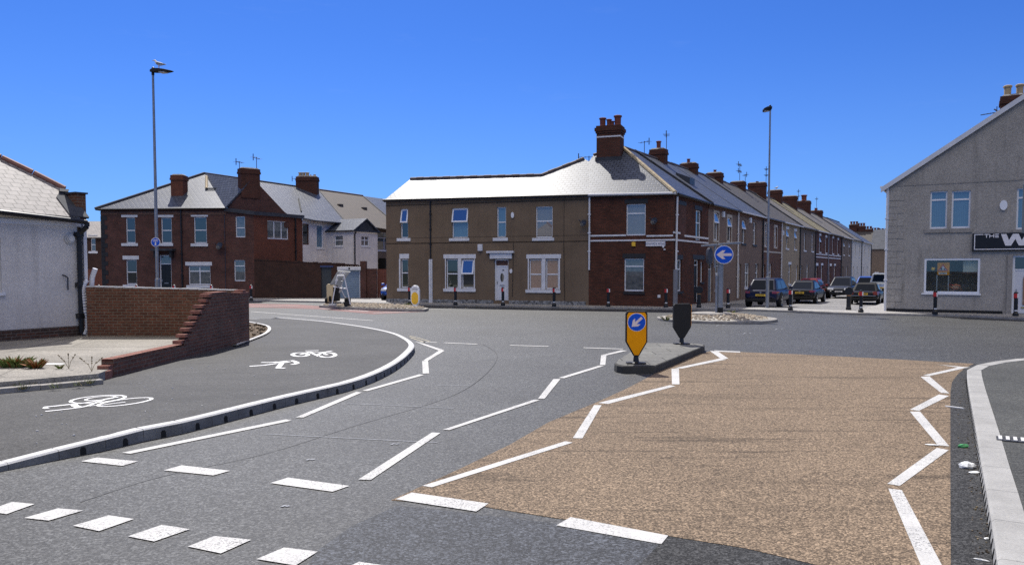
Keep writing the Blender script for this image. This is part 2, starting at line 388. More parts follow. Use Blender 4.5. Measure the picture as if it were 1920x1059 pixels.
M['g_sky'] = glass('open_pane', (.03,.05,.10), ior=4.5)
M['g_car'] = glass('car_glass', (.006,.008,.011), ior=1.28, rough=.03)
M['sign_blue'] = plain('sign_blue', (.010,.095,.60), .5, .2)
M['sign_white'] = plain('sign_white', (.83,.80,.80), .4)
M['sign_pink'] = plain('reflective_white', (.80,.66,.63), .4)
M['amber'] = plain('amber_panel', (.93,.36,.002), .6, .12)
M['amber_lt'] = plain('yellow_bollard', (.85,.50,.03), .4)
M['red_band'] = plain('red_reflector', (.55,.03,.025), .4)
M['white_band'] = plain('white_reflector', (.85,.84,.83), .4)
M['plate_y'] = plain('yellow_plate', (.70,.47,.05), .4)
M['plate_w'] = plain('white_plate', (.72,.72,.72), .4)
M['ink'] = plain('black_ink', (.01,.01,.011), .5)
M['ink_blue'] = plain('navy_ink', (.03,.045,.13), .5)
M['orange'] = mk('hi_vis_cloth', (.93,.19,.06), .8, .1, 6)
M['skin'] = mk('skin', (.45,.26,.18), .6, .05)
M['navy_cloth'] = mk('navy_cloth', (.03,.035,.06), .9, .1)
M['leaf'] = mk('weed_leaf', (.15,.19,.045), .6, .4, 12)
M['leaf_r'] = mk('rusty_leaf', (.28,.11,.03), .7, .35, 12)
M['stem'] = mk('dry_stem', (.22,.17,.09), .8, .3, 12)
M['cobble'] = mk('cobble', (.36,.30,.225), .85, .35, 5, 30, .2, bump=.5)
M['cobble_m'] = mk('cobble_mortar', (.34,.32,.28), .9, .2, 4, 30, .2)
M['garage'] = mk('roller_shutter', (.24,.32,.41), .5, .06, 2)
M['door_w'] = mk('white_door', (.68,.69,.73), .35, .04, 2)
M['door_dk'] = mk('black_door', (.012,.013,.013), .35, .15, 3)
M['door_gy'] = mk('slate_grey_door', (.045,.052,.055), .5, .1, 3)
M['door_br'] = mk('brown_door', (.12,.05,.03), .5, .15, 3)
M['door_bl'] = mk('grey_blue_door', (.13,.17,.21), .5, .1, 3)
M['litter_w'] = mk('white_litter', (.72,.73,.72), .6, .1, 10)
M['litter_g'] = plain('green_plastic', (.09,.42,.15), .35)
M['gull_w'] = mk('gull_white', (.70,.70,.70), .9, .05); M['gull_g'] = mk('gull_grey', (.16,.17,.19), .9, .05)
M['pot_cr'] = mk('cream_chimney_pot', (.42,.32,.19), .8, .2, 3); M['pot_rd'] = mk('red_chimney_pot', (.17,.05,.035), .8, .2, 3)
M['tyre'] = mk('tyre', (.012,.012,.012), .85, .1); M['rim'] = mk('alloy', (.35,.35,.36), .3, .1, metal=.7)
M['lamp_red'] = plain('tail_lens', (.20,.008,.010), .15, coat=.6); M['lamp_clear'] = plain('head_lens', (.55,.58,.62), .1, coat=.6)
M['cream_panel'] = mk('cream_panel', (.62,.57,.45), .6, .05)
# ================================================================== SETTING
def sheet(name, pts, z, mat, px=True, pz=None):
    """flat structure sheet; pts in picture pixels on plane pz (default z) or plan metres"""
    P = [G(x, y, z if pz is None else pz) if px else Vector((x, y, 0)) for x, y in pts]
    a = sum(P[k].x*P[(k+1) % len(P)].y-P[(k+1) % len(P)].x*P[k].y for k in range(len(P)))
    if a < 0: P = P[::-1]
    return struct(MB().poly([(p.x, p.y, z) for p in P]).build(name, mat))
def resample(P, step):
    out = [P[0]]; acc = 0
    for a, b in zip(P, P[1:]):
        L = (b-a).length; d = step-acc
        while d <= L: out.append(a+(b-a)*(d/L)); d += step
        acc = L-(d-step)
    return out
def smooth(P, it=2):
    for _ in range(it):
        Q = [P[0]]
        for a, b in zip(P, P[1:]): Q += [a*.75+b*.25, a*.25+b*.75]
        P = Q+[P[-1]]
    return P
def xy(p): return Vector((p[0], p[1], 0))

FK = [G(x, y, 0) for x, y in ((-500,556),(-100,560),(470,565),(600,567.5),(730,571.5),(860,574),(960,576),(1105,579),(1250,580.5),(1403,583),(1487,586),(1595,590.5),(1700,592),(1805,594),(1920,600),(2100,612),(2400,640))]
struct(MB().poly([(-900,-900,-.9),(900,-900,-.9),(900,1500,-.9),(-900,1500,-.9)]).build('ground', M['asphalt_new']))
road = [(-70,-40),(70,-40),(70,FK[-1].y+.4)] + [(p.x, p.y+.35) for p in FK[::-1]] + [(-70, FK[0].y)]
sheet('road', road, 0, M['asphalt'], px=False)
struct(MB().poly([(-70,-40,-.9),(70,-40,-.9),(70,-40,0),(-70,-40,0)]).build('road_edge', M['asphalt']))

# buff anti-skid surfacing and the strip of new asphalt beside it
buff = [(733,937),(864.6,877),(955.7,833),(1028.6,791),(1120,753),(1174,728.5),(1200,715),(1217,706),(1246,690),(1280,676),(1300,665),(1321,661),(1333,657.5),(1500,664),(1655,672),(1826,681.5),(1809,690),(1795,702),(1785,716),(1782,735),(1782,896),(1783,1059),(1783,1115),(1700,1088),(1527,1057),(1399,1027),(1249.5,1003),(900,948)]
sheet('buff_surfacing', buff, .004, M['buff'])
strip = [(1826,681.5),(1809,690),(1795,702),(1785,716),(1782,735),(1782,896),(1783,1115),(1885,1115),(1861,1059),(1851.5,976),(1838,900),(1830,837),(1822,787),(1815,746),(1811,714),(1815,696),(1835,682)]
sheet('gutter_strip', strip, .004, M['asphalt_new'])
# darker fresh asphalt triangle under the buff patch
sheet('asphalt_patch', [(1249.5,1004.5),(1399,1028),(1527,1058),(1640,1085),(1700,1180),(1100,1180),(1150,1110)], .004, M['asphalt_new'])

sheet('worn_patch', [(594,1032),(660,985),(745,947),(900,964),(1249,1005),(1150,1110),(1100,1180),(500,1180)], .003, M['asphalt_blue'])
# red surfacing and hatching of the far left junction
sheet('red_surfacing', [(440,568.5),(560,570.5),(610,574.5),(690,581),(778,583),(800,584),(700,589),(600,579.5),(470,576),(430,574)], .004, M['red_road'])
def ribbon(mb, P, w, z):
    P = [xy(p) for p in P]; L = []
    for k, p in enumerate(P):
        d = (P[min(k+1, len(P)-1)]-P[max(k-1, 0)]).normalized(); n = Vector((-d.y, d.x, 0))*(w/2); L.append((p-n, p+n))
    for (a, b), (c, e) in zip(L, L[1:]): mb.poly([(a.x,a.y,z),(c.x,c.y,z),(e.x,e.y,z),(b.x,b.y,z)])
def line_px(mb, pts, w, z): ribbon(mb, [G(x, y, z) for x, y in pts], w, z)

def quad_mark(name, quads, z=.008, mat='white_line'):
    mb = MB()
    for q in quads:
        P = [G(x, y, z) for x, y in q]
        a = sum(P[k].x*P[(k+1) % len(P)].y-P[(k+1) % len(P)].x*P[k].y for k in range(len(P)))
        if a < 0: P = P[::-1]
        mb.poly([(p.x, p.y, z) for p in P])
    return struct(mb.build(name, M[mat]))
quad_mark('kerbside_zigzag_line', [
 [(228.6,848),(244,850),(546.6,788),(536,785.5)], [(554,782),(569,782),(678.6,735.3),(667.7,734)], [(678.6,732),(689.6,732.5),(795,702.6),(786,701.3)],
 [(791.6,676.6),(802.6,675.5),(804.4,699.5),(792.7,700)], [(793.5,675.5),(802.6,675.8),(833.6,657),(824.5,656.2)], [(780.7,641.5),(791.6,643),(832.5,656),(823,657)]])
quad_mark('central_zigzag_line', [
 [(672,898),(695,899),(826,811),(810,810)], [(830,805),(842.7,805.5),(1012,749.5),(1001,748.7)], [(1008.6,747),(1021,747),(1051,710),(1037.7,710)],
 [(1047,708),(1058,708.6),(1132.5,685.7),(1123,685)], [(1125,684),(1135,684),(1137,666),(1127,666)], [(1127,665.6),(1137,666),(1176,657),(1165,656.4)]])
quad_mark('buff_left_zigzag_line', [
 [(791.7,910),(810,912.6),(1074,829),(1060,826.5)], [(1074,820.6),(1092,821),(1128,759),(1114,759)], [(1121,755),(1140.6,756.5),(1266.6,723.4),(1256,721.6)],
 [(1259,691),(1273,691),(1274,720),(1260,720)], [(1264,690),(1279,690.4),(1362.6,673.3),(1350,671.5)], [(1331,657.6),(1346,658.5),(1366,672),(1351,672)], [(1339,656.5),(1388,658.6),(1388,660.6),(1341,658.6)]])
dZ = [(1665.5,915),(1691,918),(1766.4,1059),(1795,1110),(1750,1110),(1726.8,1059)]
quad_mark('buff_right_zigzag_line', [
 dZ, [(1663.5,906),(1687,910),(1779,843),(1756.5,839)], [(1706,771),(1725,771),(1780,836),(1758.5,834)], [(1706,767.4),(1723,769.6),(1779.5,741.7),(1760.5,739)],
 [(1726,706),(1742.7,705),(1780,737),(1764.4,736)], [(1731,703),(1742.7,704.4),(1808,690),(1796,688.4)], [(1756.5,682.7),(1778,684.9),(1820,688.6),(1806,689.8)]])
quad_mark('crossing_dash', [
 [(152,864),(182,857),(259,864),(229.6,872.5)], [(307,881),(340.5,871.5),(431.5,881.7),(400,890.5)], [(506.7,904.7),(540,894.5),(655,910),(623.5,921)],
 [(742,935),(772,922.5),(916,943),(893,958)], [(1043,984),(1070,968.5),(1253,1003),(1240,1019)]])
quad_mark('crossing_stud', [
 [(-25,957),(22,940),(65,944),(12,963)], [(45.5,970),(109,952),(156,956),(91,975)], [(136.6,984.7),(204,965),(251,972),(186,994.6)], [(239.5,1004.5),(303,983),(356,991),(289,1014)],
 [(352,1023.5),(402,1003.7),(471,1011),(414,1036.5)], [(481,1047),(532.5,1025.4),(596,1033),(554,1059)], [(640,1068),(673,1052),(740,1062),(705,1088)]])
m = MB()
for a, b in (((833,642.3),(895,645)), ((956,647),(1028.6,649)), ((1094,651.5),(1168,654)), ((779,640.5),(819,641.8)), ((470,573.5),(560,574)), ((600,577.5),(690,583)), ((470,584),(700,601)), ((700,586.5),(780,583.6)), ((560,570),(600,571)), ((806,580),(880,577))): line_px(m, (a, b), .13, .008)
struct(m.build('junction_line', M['white_line']))
m = MB(); line_px(m, ((768,629.5),(786,634),(806,640)), .055, .008); line_px(m, ((768,632),(780,636),(797,641.5)), .055, .008)
struct(m.build('yellow_line', M['yellow_line']))
m = MB()
ribbon(m, smooth([G(x,y,.0065) for x, y in ((150,940),(300,890),(500,852),(660,798),(790,762),(865,736),(912,702),(934,673),(930,658),(905,645))], 3), .011, .0065)
struct(m.build('road_seam', M['seam']))
m = MB()
line_px(m, ((500,813),(560,816),(660,821),(820,829)), .016, .0072); line_px(m, ((650,756),(730,759),(850,765)), .016, .0072); line_px(m, ((820,722),(880,722)), .016, .0072)
for x, y in ((582,861),(535,948),(1350,610),(1460,617),(935,629),(1400,625),(740,832)): line_px(m, ((x-7,y+1),(x-2,y-1),(x+4,y),(x+8,y-1)), .03, .0072)
struct(m.build('chalk_scuff', M['scuff']))

# ---------------------------------------------------------------- left shared path with its drainage kerb
KL0 = [Vector((-10.2,-1.5,0)), Vector((-7.1,4.1,0))] + [G(x, y, 0) for x, y in ((0,885),(69,869),(189,847),(275,825),(344,813),(447,785),(550,758),(584,750),(664,731),(719,709),(755,687),(775,666),(779,658))]
KL0 += [G(x, y, .14) for x, y in ((775,641),(763,633),(742,623.5),(690,613),(640,606),(598,600.6),(469,591))] + [Vector((-30,36,0))]
KL = smooth([KL0[0], *KL0[1:]], 2)
def kerb(name, P, ztop, width, side, block, mat='kerb', slot=None, gap=.006, batter=.015, smin=0, smax=1e9, face=None):
    """kerb of separate blocks along P (road edge); side +1 puts its back to the left of travel"""
    Q = resample(P, block); mb = MB(); s = 0
    for a, b in zip(Q, Q[1:]):
        d = (b-a).normalized(); n = Vector((-d.y, d.x, 0))*side; a2, b2 = a+d*gap/2, b-d*gap/2
        za, zb = ztop(a), ztop(b)
        ring = lambda o, p, q, zp, zq: [(x.x, x.y, z) for x, z in ((p, zp), (q, zq))]
        bot = [(a2.x,a2.y,-.05),(b2.x,b2.y,-.05),(b2.x+n.x*width,b2.y+n.y*width,-.05),(a2.x+n.x*width,a2.y+n.y*width,-.05)]
        A, B = a2+n*batter, b2+n*batter; C, D = b2+n*width, a2+n*width; ch = .018
        mid = [(A.x-n.x*.003,A.y-n.y*.003,za-ch),(B.x-n.x*.003,B.y-n.y*.003,zb-ch),(C.x,C.y,zb-ch),(D.x,D.y,za-ch)]
        A, B = A+n*ch, B+n*ch
        top = [(A.x,A.y,za),(B.x,B.y,zb),(C.x,C.y,zb),(D.x,D.y,za)]
        if side < 0: bot, mid, top = [bot[1],bot[0],bot[3],bot[2]], [mid[1],mid[0],mid[3],mid[2]], [top[1],top[0],top[3],top[2]]
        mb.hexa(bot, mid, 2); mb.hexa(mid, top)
        if slot and smin <= s <= smax:
            for k in slot['at']:
                c = a+d*((b-a).length*k); w2 = slot['w']/2; f = lambda z: n*(batter*z/za-.004)
                zs = [(-w2,.0),(w2,.0),(w2,slot['h']*.75),(w2*.5,slot['h']),(-w2*.5,slot['h']),(-w2,slot['h']*.75)]
                sk = slot.get('skew', 0)
                pts = []
                for e, z in zs:
                    p = c+d*(e+sk*z)+f(z); pts.append((p.x, p.y, z))
                back = [(p[0]+n.x*.006, p[1]+n.y*.006, p[2]) for p in pts]
                mb.hexa(back, pts, 1) if side > 0 else mb.hexa(back[::-1], pts[::-1], 1)
        s += block
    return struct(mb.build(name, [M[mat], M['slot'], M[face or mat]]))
def ztL(p):
    return max(.05, min(.145, .05+(p.y-7.3)/1.35*.095)) if p.y < 30 else max(.02, .145-(p.y-26)*.02)
kerb('left_kerb', KL, ztL, .15, 1, .5, slot=dict(at=(.5,), w=.062, h=.085), smin=10.6, smax=27, face='kerb_shade_grime')
inner = []
for k, p in enumerate(KL):
    d = (KL[min(k+1, len(KL)-1)]-KL[max(k-1, 0)]).normalized(); n = Vector((-d.y, d.x, 0)); inner.append((p+n*.14, p+n*1.1))
m = MB()
for (a, b), (c, e) in zip(inner, inner[1:]): m.poly([(a.x,a.y,ztL(a)-.006),(c.x,c.y,ztL(c)-.006),(e.x,e.y,.13),(b.x,b.y,.13)])
ip = [b for a, b in inner]
for a, b in zip(ip, ip[1:]):
    if b.y > a.y: m.poly([(a.x,a.y,.13),(b.x,b.y,.13),(-60,b.y,.13),(-60,a.y,.13)])
struct(m.build('shared_path', M['path']))
# soil verge behind the wall with pale edging
vz = .13
vp = smooth([G(x, y, vz) for x, y in ((440,600),(470,606),(498,611),(507,617),(500,627),(470,639),(440,650))], 2)
m = MB(); m.poly([(p.x, p.y, vz+.02) for p in vp][::-1]); struct(m.build('soil_verge', M['soil']))
m = MB(); ribbon(m, vp, .09, vz+.045); ribbon(m, [p+Vector((.045,0,0)) for p in vp], .02, vz+.03); struct(m.build('verge_edging', M['kerb']))
m = MB()
for k in range(150):
    p = vp[0].lerp(vp[-1], random.random()); q = random.choice(vp); c = p.lerp(q, random.random()*.9); s = random.uniform(.015,.05)
    m.obox((c.x,c.y), random.random()*3, s*2, s, vz, vz+.02+s)
tag(m.build('verge_debris', M['soil']), kind='stuff')

# symbols on the path
def stroke(mb, pts, w, z, org=(0,0), s=1.0): line_px(mb, [(org[0]+x/s, org[1]+y/s) for x, y in pts], w, z)
def ell(cx, cy, rx, ry, rot=0, n=22):
    c, s_ = math.cos(rot), math.sin(rot); return [(cx+rx*math.cos(t)*c-ry*math.sin(t)*s_, cy+rx*math.cos(t)*s_+ry*math.sin(t)*c) for t in [2*math.pi*k/n for k in range(n+1)]]
sz = .1345; O = (60, 640); m = MB()
for k, (pts, w) in enumerate(((ell(395,345,165,20,-.085), .05), (ell(557,362,164,17,-.125), .05), (ell(410,340,90,10,-.1), .04), (((230,376),(140,386),(85,391),(78,397),(90,401)), .07), (((80,418),(150,411),(230,402),(285,395),(330,386),(385,366),(440,345),(520,330)), .055),
  (((250,374),(258,385),(285,395)), .09), (((285,372),(360,360),(440,346)), .045), (((330,386),(430,378),(560,362)), .04))): stroke(m, pts, w, sz+.0005*k, O, 3.2)
struct(m.build('cycle_symbol', M['white_clean']))
m = MB()
for k, (pts, w) in enumerate(((((1305,148),(1390,142),(1470,131)), .09), (((1375,125),(1430,125),(1475,121)), .09), (((1470,128),(1530,120)), .26), (((1502,126),(1476,157)), .10), (((1464,158),(1520,159)), .10), (((1478,127),(1500,125)), .22), (((1510,118),(1560,114),(1588,124),(1590,131),(1560,138)), .10))): stroke(m, pts, w, sz+.0005*k, O, 3.2)
struct(m.build('pedestrian_symbol', M['white_clean']))
m = MB()
for k, (pts, w) in enumerate(((ell(1610,78,47,11), .09), (ell(1770,80,50,14), .09), (((1610,78),(1665,62),(1740,66),(1770,80)), .08), (((1640,56),(1720,54)), .09), (((1665,62),(1720,88),(1740,66),(1800,56)), .08))): stroke(m, pts, w, sz+.0005*k, O, 3.2)
struct(m.build('bicycle_symbol', M['white_clean']))

# ---------------------------------------------------------------- right pavement with drainage kerb
KR0 = [Vector((-1.35,-3.0,0))] + [G(x, y, 0) for x, y in ((1861,1059),(1851.5,976),(1838,900),(1829.5,837),(1821.5,787),(1814.5,746),(1810.5,714),(1812,699))] + [G(x, y, .12) for x, y in ((1835,682.5),(1870,675.5),(1920,670.8),(2050,664),(2400,655))]
KR = smooth(KR0, 2)
ztR = lambda p: .125
kerb('right_kerb', KR, ztR, .24, -1, .914, slot=dict(at=(.15,.4,.65,.9), w=.028, h=.085, skew=-.5), mat='kerb_r')
bk = []
for k, p in enumerate(KR):
    d = (KR[min(k+1, len(KR)-1)]-KR[max(k-1, 0)]).normalized(); n = Vector((d.y, -d.x, 0)); bk.append(p+n*.23)
struct(MB().poly([(p.x, p.y, .119) for p in bk][::-1] + [(-1, -3, .119), (60, -3, .119), (60, bk[-1].y, .119)][0:]).build('right_pavement', M['pave']))
# ribbed steel drain cover on the right pavement
dc = thing('drain_cover', Fr(G(1868,822,.119), -TH, .119), 'ribbed steel drain channel cover set in the right pavement', 'drain cover')
m = MB(); m.box(0, 1.2, -.11, .11, .002, .012); m.build('cover_plate', M['lead'], dc)
m = MB()
for k in range(17): m.box(.02+k*.07, .055+k*.07, -.1, .1, .013, .024)
m.build('rib', M['kerb'], dc)

# ---------------------------------------------------------------- far pavement, mouth of the side street, street
C0 = None
def far_kerb(name, P, h=.1, w=.15):
    return kerb(name, P, lambda p: h, w, 1, .914, 'kerb_old', batter=.01)
far_kerb('far_kerb', FK)
pv = [(p.x, p.y+.14, .1) for p in FK]
# ================================================================== BUILDINGS
def bar(mb, x0, x1, z0, z1, y0, y1, m=0): mb.box(min(x0,x1), max(x0,x1), y0, y1, min(z0,z1), max(z0,z1), m)
class House:
    def __init__(s, root, fr): s.root = root; s.fr = fr; s.holes = []
    def rect(s, q, y=0):
        (a, b), (c, d) = s.fr.xz(q[0], (q[1]+q[3])/2, y), s.fr.xz(q[2], (q[1]+q[3])/2, y)
        xm = (q[0]+q[2])/2; return a, c, s.fr.xz(xm, q[3], y)[1], s.fr.xz(xm, q[1], y)[1]
    def box(s, name, q, y0, y1, mat, px=True, parent=None, bevel=.008):
        x0, x1, z0, z1 = s.rect(q) if px else q
        return MB().box(x0, x1, y0, y1, z0, z1).build(name, M[mat], parent or s.root, s.fr, bevel=bevel)
    def window(s, q, g='g_dark', tr=(.45,), mu=(), opn=(), lin=None, sil=None, linm='stone_w', silm='stone_w', fm='upvc', fw=.055, dep=.09, px=True, cut=True, label=None, surround=None):
        x0, x1, z0, z1 = s.rect(q) if px else q
        if cut: s.holes.append((x0, x1, z0, z1))
        f = MB(); y0, y1 = dep, dep+.06; W, H = x1-x0, z1-z0
        bar(f, x0, x0+fw, z0, z1, y0, y1); bar(f, x1-fw, x1, z0, z1, y0, y1); bar(f, x0+fw, x1-fw, z1-fw, z1, y0, y1); bar(f, x0+fw, x1-fw, z0, z0+fw*1.2, y0, y1)
        zs = [z1-fw]+[z1-H*t for t in tr]+[z0+fw*1.2]; xs = [x0+fw]+[x0+W*t for t in mu]+[x1-fw]
        for t in tr: bar(f, x0+fw, x1-fw, z1-H*t-fw*.55, z1-H*t+fw*.55, y0-.004, y1)
        for t in mu: bar(f, x0+W*t-fw*.5, x0+W*t+fw*.5, z0+fw, z1-fw, y0-.002, y1)
        p = MB(); gl = g if isinstance(g, (list, tuple)) else [g]; names = list(dict.fromkeys(list(gl)+['g_sky'])); k = 0
        for i in range(len(zs)-1):
            for j in range(len(xs)-1):
                gm = names.index(gl[min(k, len(gl)-1)]) if (i, j) not in opn else names.index('g_sky')
                a, b, c, d = xs[j], xs[j+1], zs[i+1], zs[i]; th = .04
                if i: d -= fw*.5
                if i < len(zs)-2: c += fw*.5
                if (i, j) in opn:   # top-hung light pushed open at its foot
                    o = (d-c)*.22; e = .05
                    P = lambda x, z: (x, y0-.02-(d-z)/(d-c)*o, z)
                    for u0, u1, w0, w1 in ((a-e,a+.03,c-e,d), (b-.03,b+e,c-e,d), (a+.03,b-.03,d-.04,d), (a+.03,b-.03,c-e,c+.03)):
                        A = [P(u0,w0), P(u1,w0), P(u1,w1), P(u0,w1)]; f.hexa([(v[0], v[1]+th, v[2]) for v in A], A)
                    A = [P(a+.03,c+.03), P(b-.03,c+.03), P(b-.03,d-.04), P(a+.03,d-.04)]; A = [(v[0], v[1]+.012, v[2]) for v in A]
                    p.hexa([(v[0], v[1]+.012, v[2]) for v in A], A, gm)
                    p.box(a, b, y0+.05, y0+.065, c, d, names.index(gl[min(k, len(gl)-1)]))
                else: p.box(a-.003, b+.003, y0+.035, y0+.05, c-.003, d+.003, gm)
                k += 1
        o = f.build('window', M[fm], s.root, s.fr)
        if label: o['label'] = label
        p.build('pane', [M[n] for n in names], o, s.fr)
        if lin:
            l = s.rect(lin) if len(lin) == 4 else (x0-lin[0], x1+lin[0], z1, z1+lin[1]); MB().box(l[0], l[1], -.022, .05, l[2]+.002, l[3]).build('lintel', M[linm], o, s.fr, bevel=.008)
        if sil:
            l = s.rect(sil) if len(sil) == 4 else (x0-sil[0], x1+sil[0], z0-sil[1], z0); MB().box(l[0], l[1], -.06, .085, l[2], l[3]-.003).build('sill', M[silm], o, s.fr, bevel=.008)
        if surround:
            w, mt = surround; q = MB(); bar(q, x0-w, x0-.001, z0-w*.8, z1+w*1.2, -.012, .08); bar(q, x1+.001, x1+w, z0-w*.8, z1+w*1.2, -.012, .08)
            bar(q, x0-.001, x1+.001, z1+.001, z1+w*1.2, -.012, .08); bar(q, x0-.001, x1+.001, z0-w*.8, z0-.001, -.03, .08); q.build('surround', M[mt], o, s.fr)
        return o
    def door(s, q, leaf='door_w', frame='upvc', transom=0, tg='g_dark', dep=.12, px=True, oval=False, panels=True, label=None, fw=.07):
        x0, x1, z0, z1 = s.rect(q) if px else q
        s.holes.append((x0, x1, z0, z1)); f = MB()
        bar(f, x0, x0+fw, z0, z1, dep, dep+.07); bar(f, x1-fw, x1, z0, z1, dep, dep+.07); bar(f, x0+fw, x1-fw, z1-fw, z1, dep, dep+.07)
        zt = z1-fw
        if transom: zt = z1-fw-transom; bar(f, x0+fw, x1-fw, zt-.05, zt, dep-.003, dep+.07)
        d = MB().box(x0+fw, x1-fw, dep+.02, dep+.06, z0+.02, zt-(.05 if transom else 0))
        o = d.build('door', M[leaf], s.root, s.fr)
        if label: o['label'] = label
        f.build('door_frame', M[frame], o, s.fr)
        if transom: MB().box(x0+fw, x1-fw, dep+.03, dep+.045, zt, z1-fw).build('fanlight', M[tg], o, s.fr)
        xc = (x0+x1)/2; w = (x1-x0)/2-fw; h = zt-z0
        if oval:
            MB().disc((xc, z0+h*.66), .10, dep+.005, dep+.02, 24, 0, .24).build('oval_light', M['g_dark'], o, s.fr)
        if panels:
            q2 = MB()
            for a, b in ((.08,.40), (.46,.92)) if not oval else ((.08,.36),):
                for sx in (-1, 1):
                    bar(q2, xc+sx*w*.15, xc+sx*w*.8, z0+h*a, z0+h*b, dep+.012, dep+.02)
            q2.build('door_panel', M[leaf], o, s.fr, bevel=.005)
        h2 = MB(); bar(h2, x0+fw+.06, x0+fw+.09, z0+h*.47, z0+h*.55, dep-.02, dep+.02); bar(h2, xc-.14, xc+.14, z0+h*.42, z0+h*.45, dep+.008, dep+.02); h2.build('handle', M['steel'], o, s.fr)
        return o
    def wall(s, name, mat, x0, x1, z0, zl, zr, depth=.16, y=0, top=None, extra=None):
        mb = MB(); hs = [h for h in s.holes if h[1] > x0 and h[0] < x1]; zt = min(zl, zr)-.02
        X = sorted({x0, x1, *[max(x0, min(x1, v)) for h in hs for v in h[:2]]}); Z = sorted({z0, zt, *[max(z0, min(zt, v)) for h in hs for v in h[2:]]})
        for a, b in zip(X, X[1:]):
            for c, d in zip(Z, Z[1:]):
                xm, zm = (a+b)/2, (c+d)/2
                if any(h[0] < xm < h[1] and h[2] < zm < h[3] for h in hs): continue
                mb.poly([(a,y,c),(b,y,c),(b,y,d),(a,y,d)])
        mb.poly([(x0,y,zt),(x1,y,zt),(x1,y,zr)]+([(p[0],y,p[1]) for p in top] if top else [])+[(x0,y,zl)])
        for a, b, c, d in hs:
            e = y+depth
            mb.poly([(a,y,c),(a,y,d),(a,e,d),(a,e,c)]); mb.poly([(b,y,d),(b,y,c),(b,e,c),(b,e,d)]); mb.poly([(a,y,d),(b,y,d),(b,e,d),(a,e,d)]); mb.poly([(b,y,c),(a,y,c),(a,e,c),(b,e,c)])
        if extra: extra(mb)
        return mb.build(name, M[mat], s.root, s.fr)
def pipe(house, pts, r, mat, name='drainpipe', brackets=True):
    mb = MB().path(pts, r, 8)
    if brackets:
        for a, b in zip(pts, pts[1:]):
            if abs(a[2]-b[2]) > 1.5:
                for k in range(1, 4): z = a[2]+(b[2]-a[2])*k/4; mb.box(a[0]-r*1.5, a[0]+r*1.5, a[1]-r*1.2, a[1]+r*1.2, z-.03, z+.03)
    return mb.build(name, M[mat], house.root, house.fr)
def dish(house, x, z, size=.32, mat='steel_dk'):
    mb = MB(); y = -.28; n = 18
    c = Vector((x, y, z)); ax = Vector((-.35, -.85, .35)).normalized(); u = ax.cross(Vector((0,0,1))).normalized(); w = u.cross(ax)
    rings = [[tuple(c+ax*(.09*(q*q)-.09)+(u*math.cos(2*math.pi*k/n)+w*math.sin(2*math.pi*k/n))*(size*q)) for k in range(n)] for q in (.02,.5,1)]
    for a, b in zip(rings, rings[1:]):
        for k in range(n): mb.poly([a[k], a[(k+1) % n], b[(k+1) % n], b[k]])
    mb.tube((x, 0, z-.05), (x, y+.02, z-.02), .025); mb.tube(c-w*size*.9, c+ax*.32, .012); mb.tube(c+ax*.28, c+ax*.4, .03)
    return mb.build('satellite_dish', M[mat], house.root, house.fr)
def aerial(root, fr, x, y, z0, h, el=5, ln=.9, turn=.4, name='aerial', tilt=0):
    mb = MB().tube((x, y, z0), (x+tilt*h, y, z0+h), .022, n=6); b = Vector((math.cos(turn), math.sin(turn), 0)); a = Vector((-math.sin(turn), math.cos(turn), 0)); o = Vector((x+tilt*h, y, z0+h*.93))
    for dz in ((0,) if el < 7 else (0, -h*.35)):
        oo = o+Vector((0,0,dz)); mb.tube(oo-b*ln*.5, oo+b*ln*.5, .016, n=5)
        for k in range(el):
            c = oo+b*(ln*(k/(el-1)-.5)); l = .22-.02*k; mb.tube(c-a*l, c+a*l, .010, n=5); 
            if k == 0: mb.tube(c-Vector((0,0,.22)), c+Vector((0,0,.22)), .03, n=5)
    return mb.build(name, M['steel_dk'], root, fr)
def pot(mb, x, y, z, h=.45, r=.13, n=12):
    mb.lathe([(r*1.15, z-.05), (r*1.15, z+.05), (r*.95, z+.1), (r, z+h*.8), (r*1.25, z+h*.83), (r*1.25, z+h*.95), (r*.9, z+h)], (x, y), n)
def chimney(root, fr, x0, x1, y0, y1, z0, z1, pots=(), pm='pot_rd', mat='brick_chim', parent=None, band=False, flash=True):
    mb = MB().box(x0, x1, y0, y1, z0, z1-.34).box(x0-.05, x1+.05, y0-.05, y1+.05, z1-.34, z1-.2).box(x0-.02, x1+.02, y0-.02, y1+.02, z1-.2, z1)
    o = mb.build('chimney', M[mat], parent or root, fr)
    c = MB().hexa([(x0+.03,y0+.03,z1),(x1-.03,y0+.03,z1),(x1-.03,y1-.03,z1),(x0+.03,y1-.03,z1)], [(x0+.12,y0+.12,z1+.09),(x1-.12,y0+.12,z1+.09),(x1-.12,y1-.12,z1+.09),(x0+.12,y1-.12,z1+.09)]); c.build('flaunching', M['kerb_old'], o, fr)
    if band: MB().box(x0-.012, x1+.012, y0-.012, y1+.012, z1-.62, z1-.55).build('painted_band', M['stone_w'], o, fr)
    for (fx, fy, h, r) in pots:
        p = MB(); pot(p, x0+(x1-x0)*fx, y0+(y1-y0)*fy, z1+.06, h, r); p.build('chimney_pot', M[pm], o, fr)
    return o
def local(fr, p): return fr.I @ Vector(p)

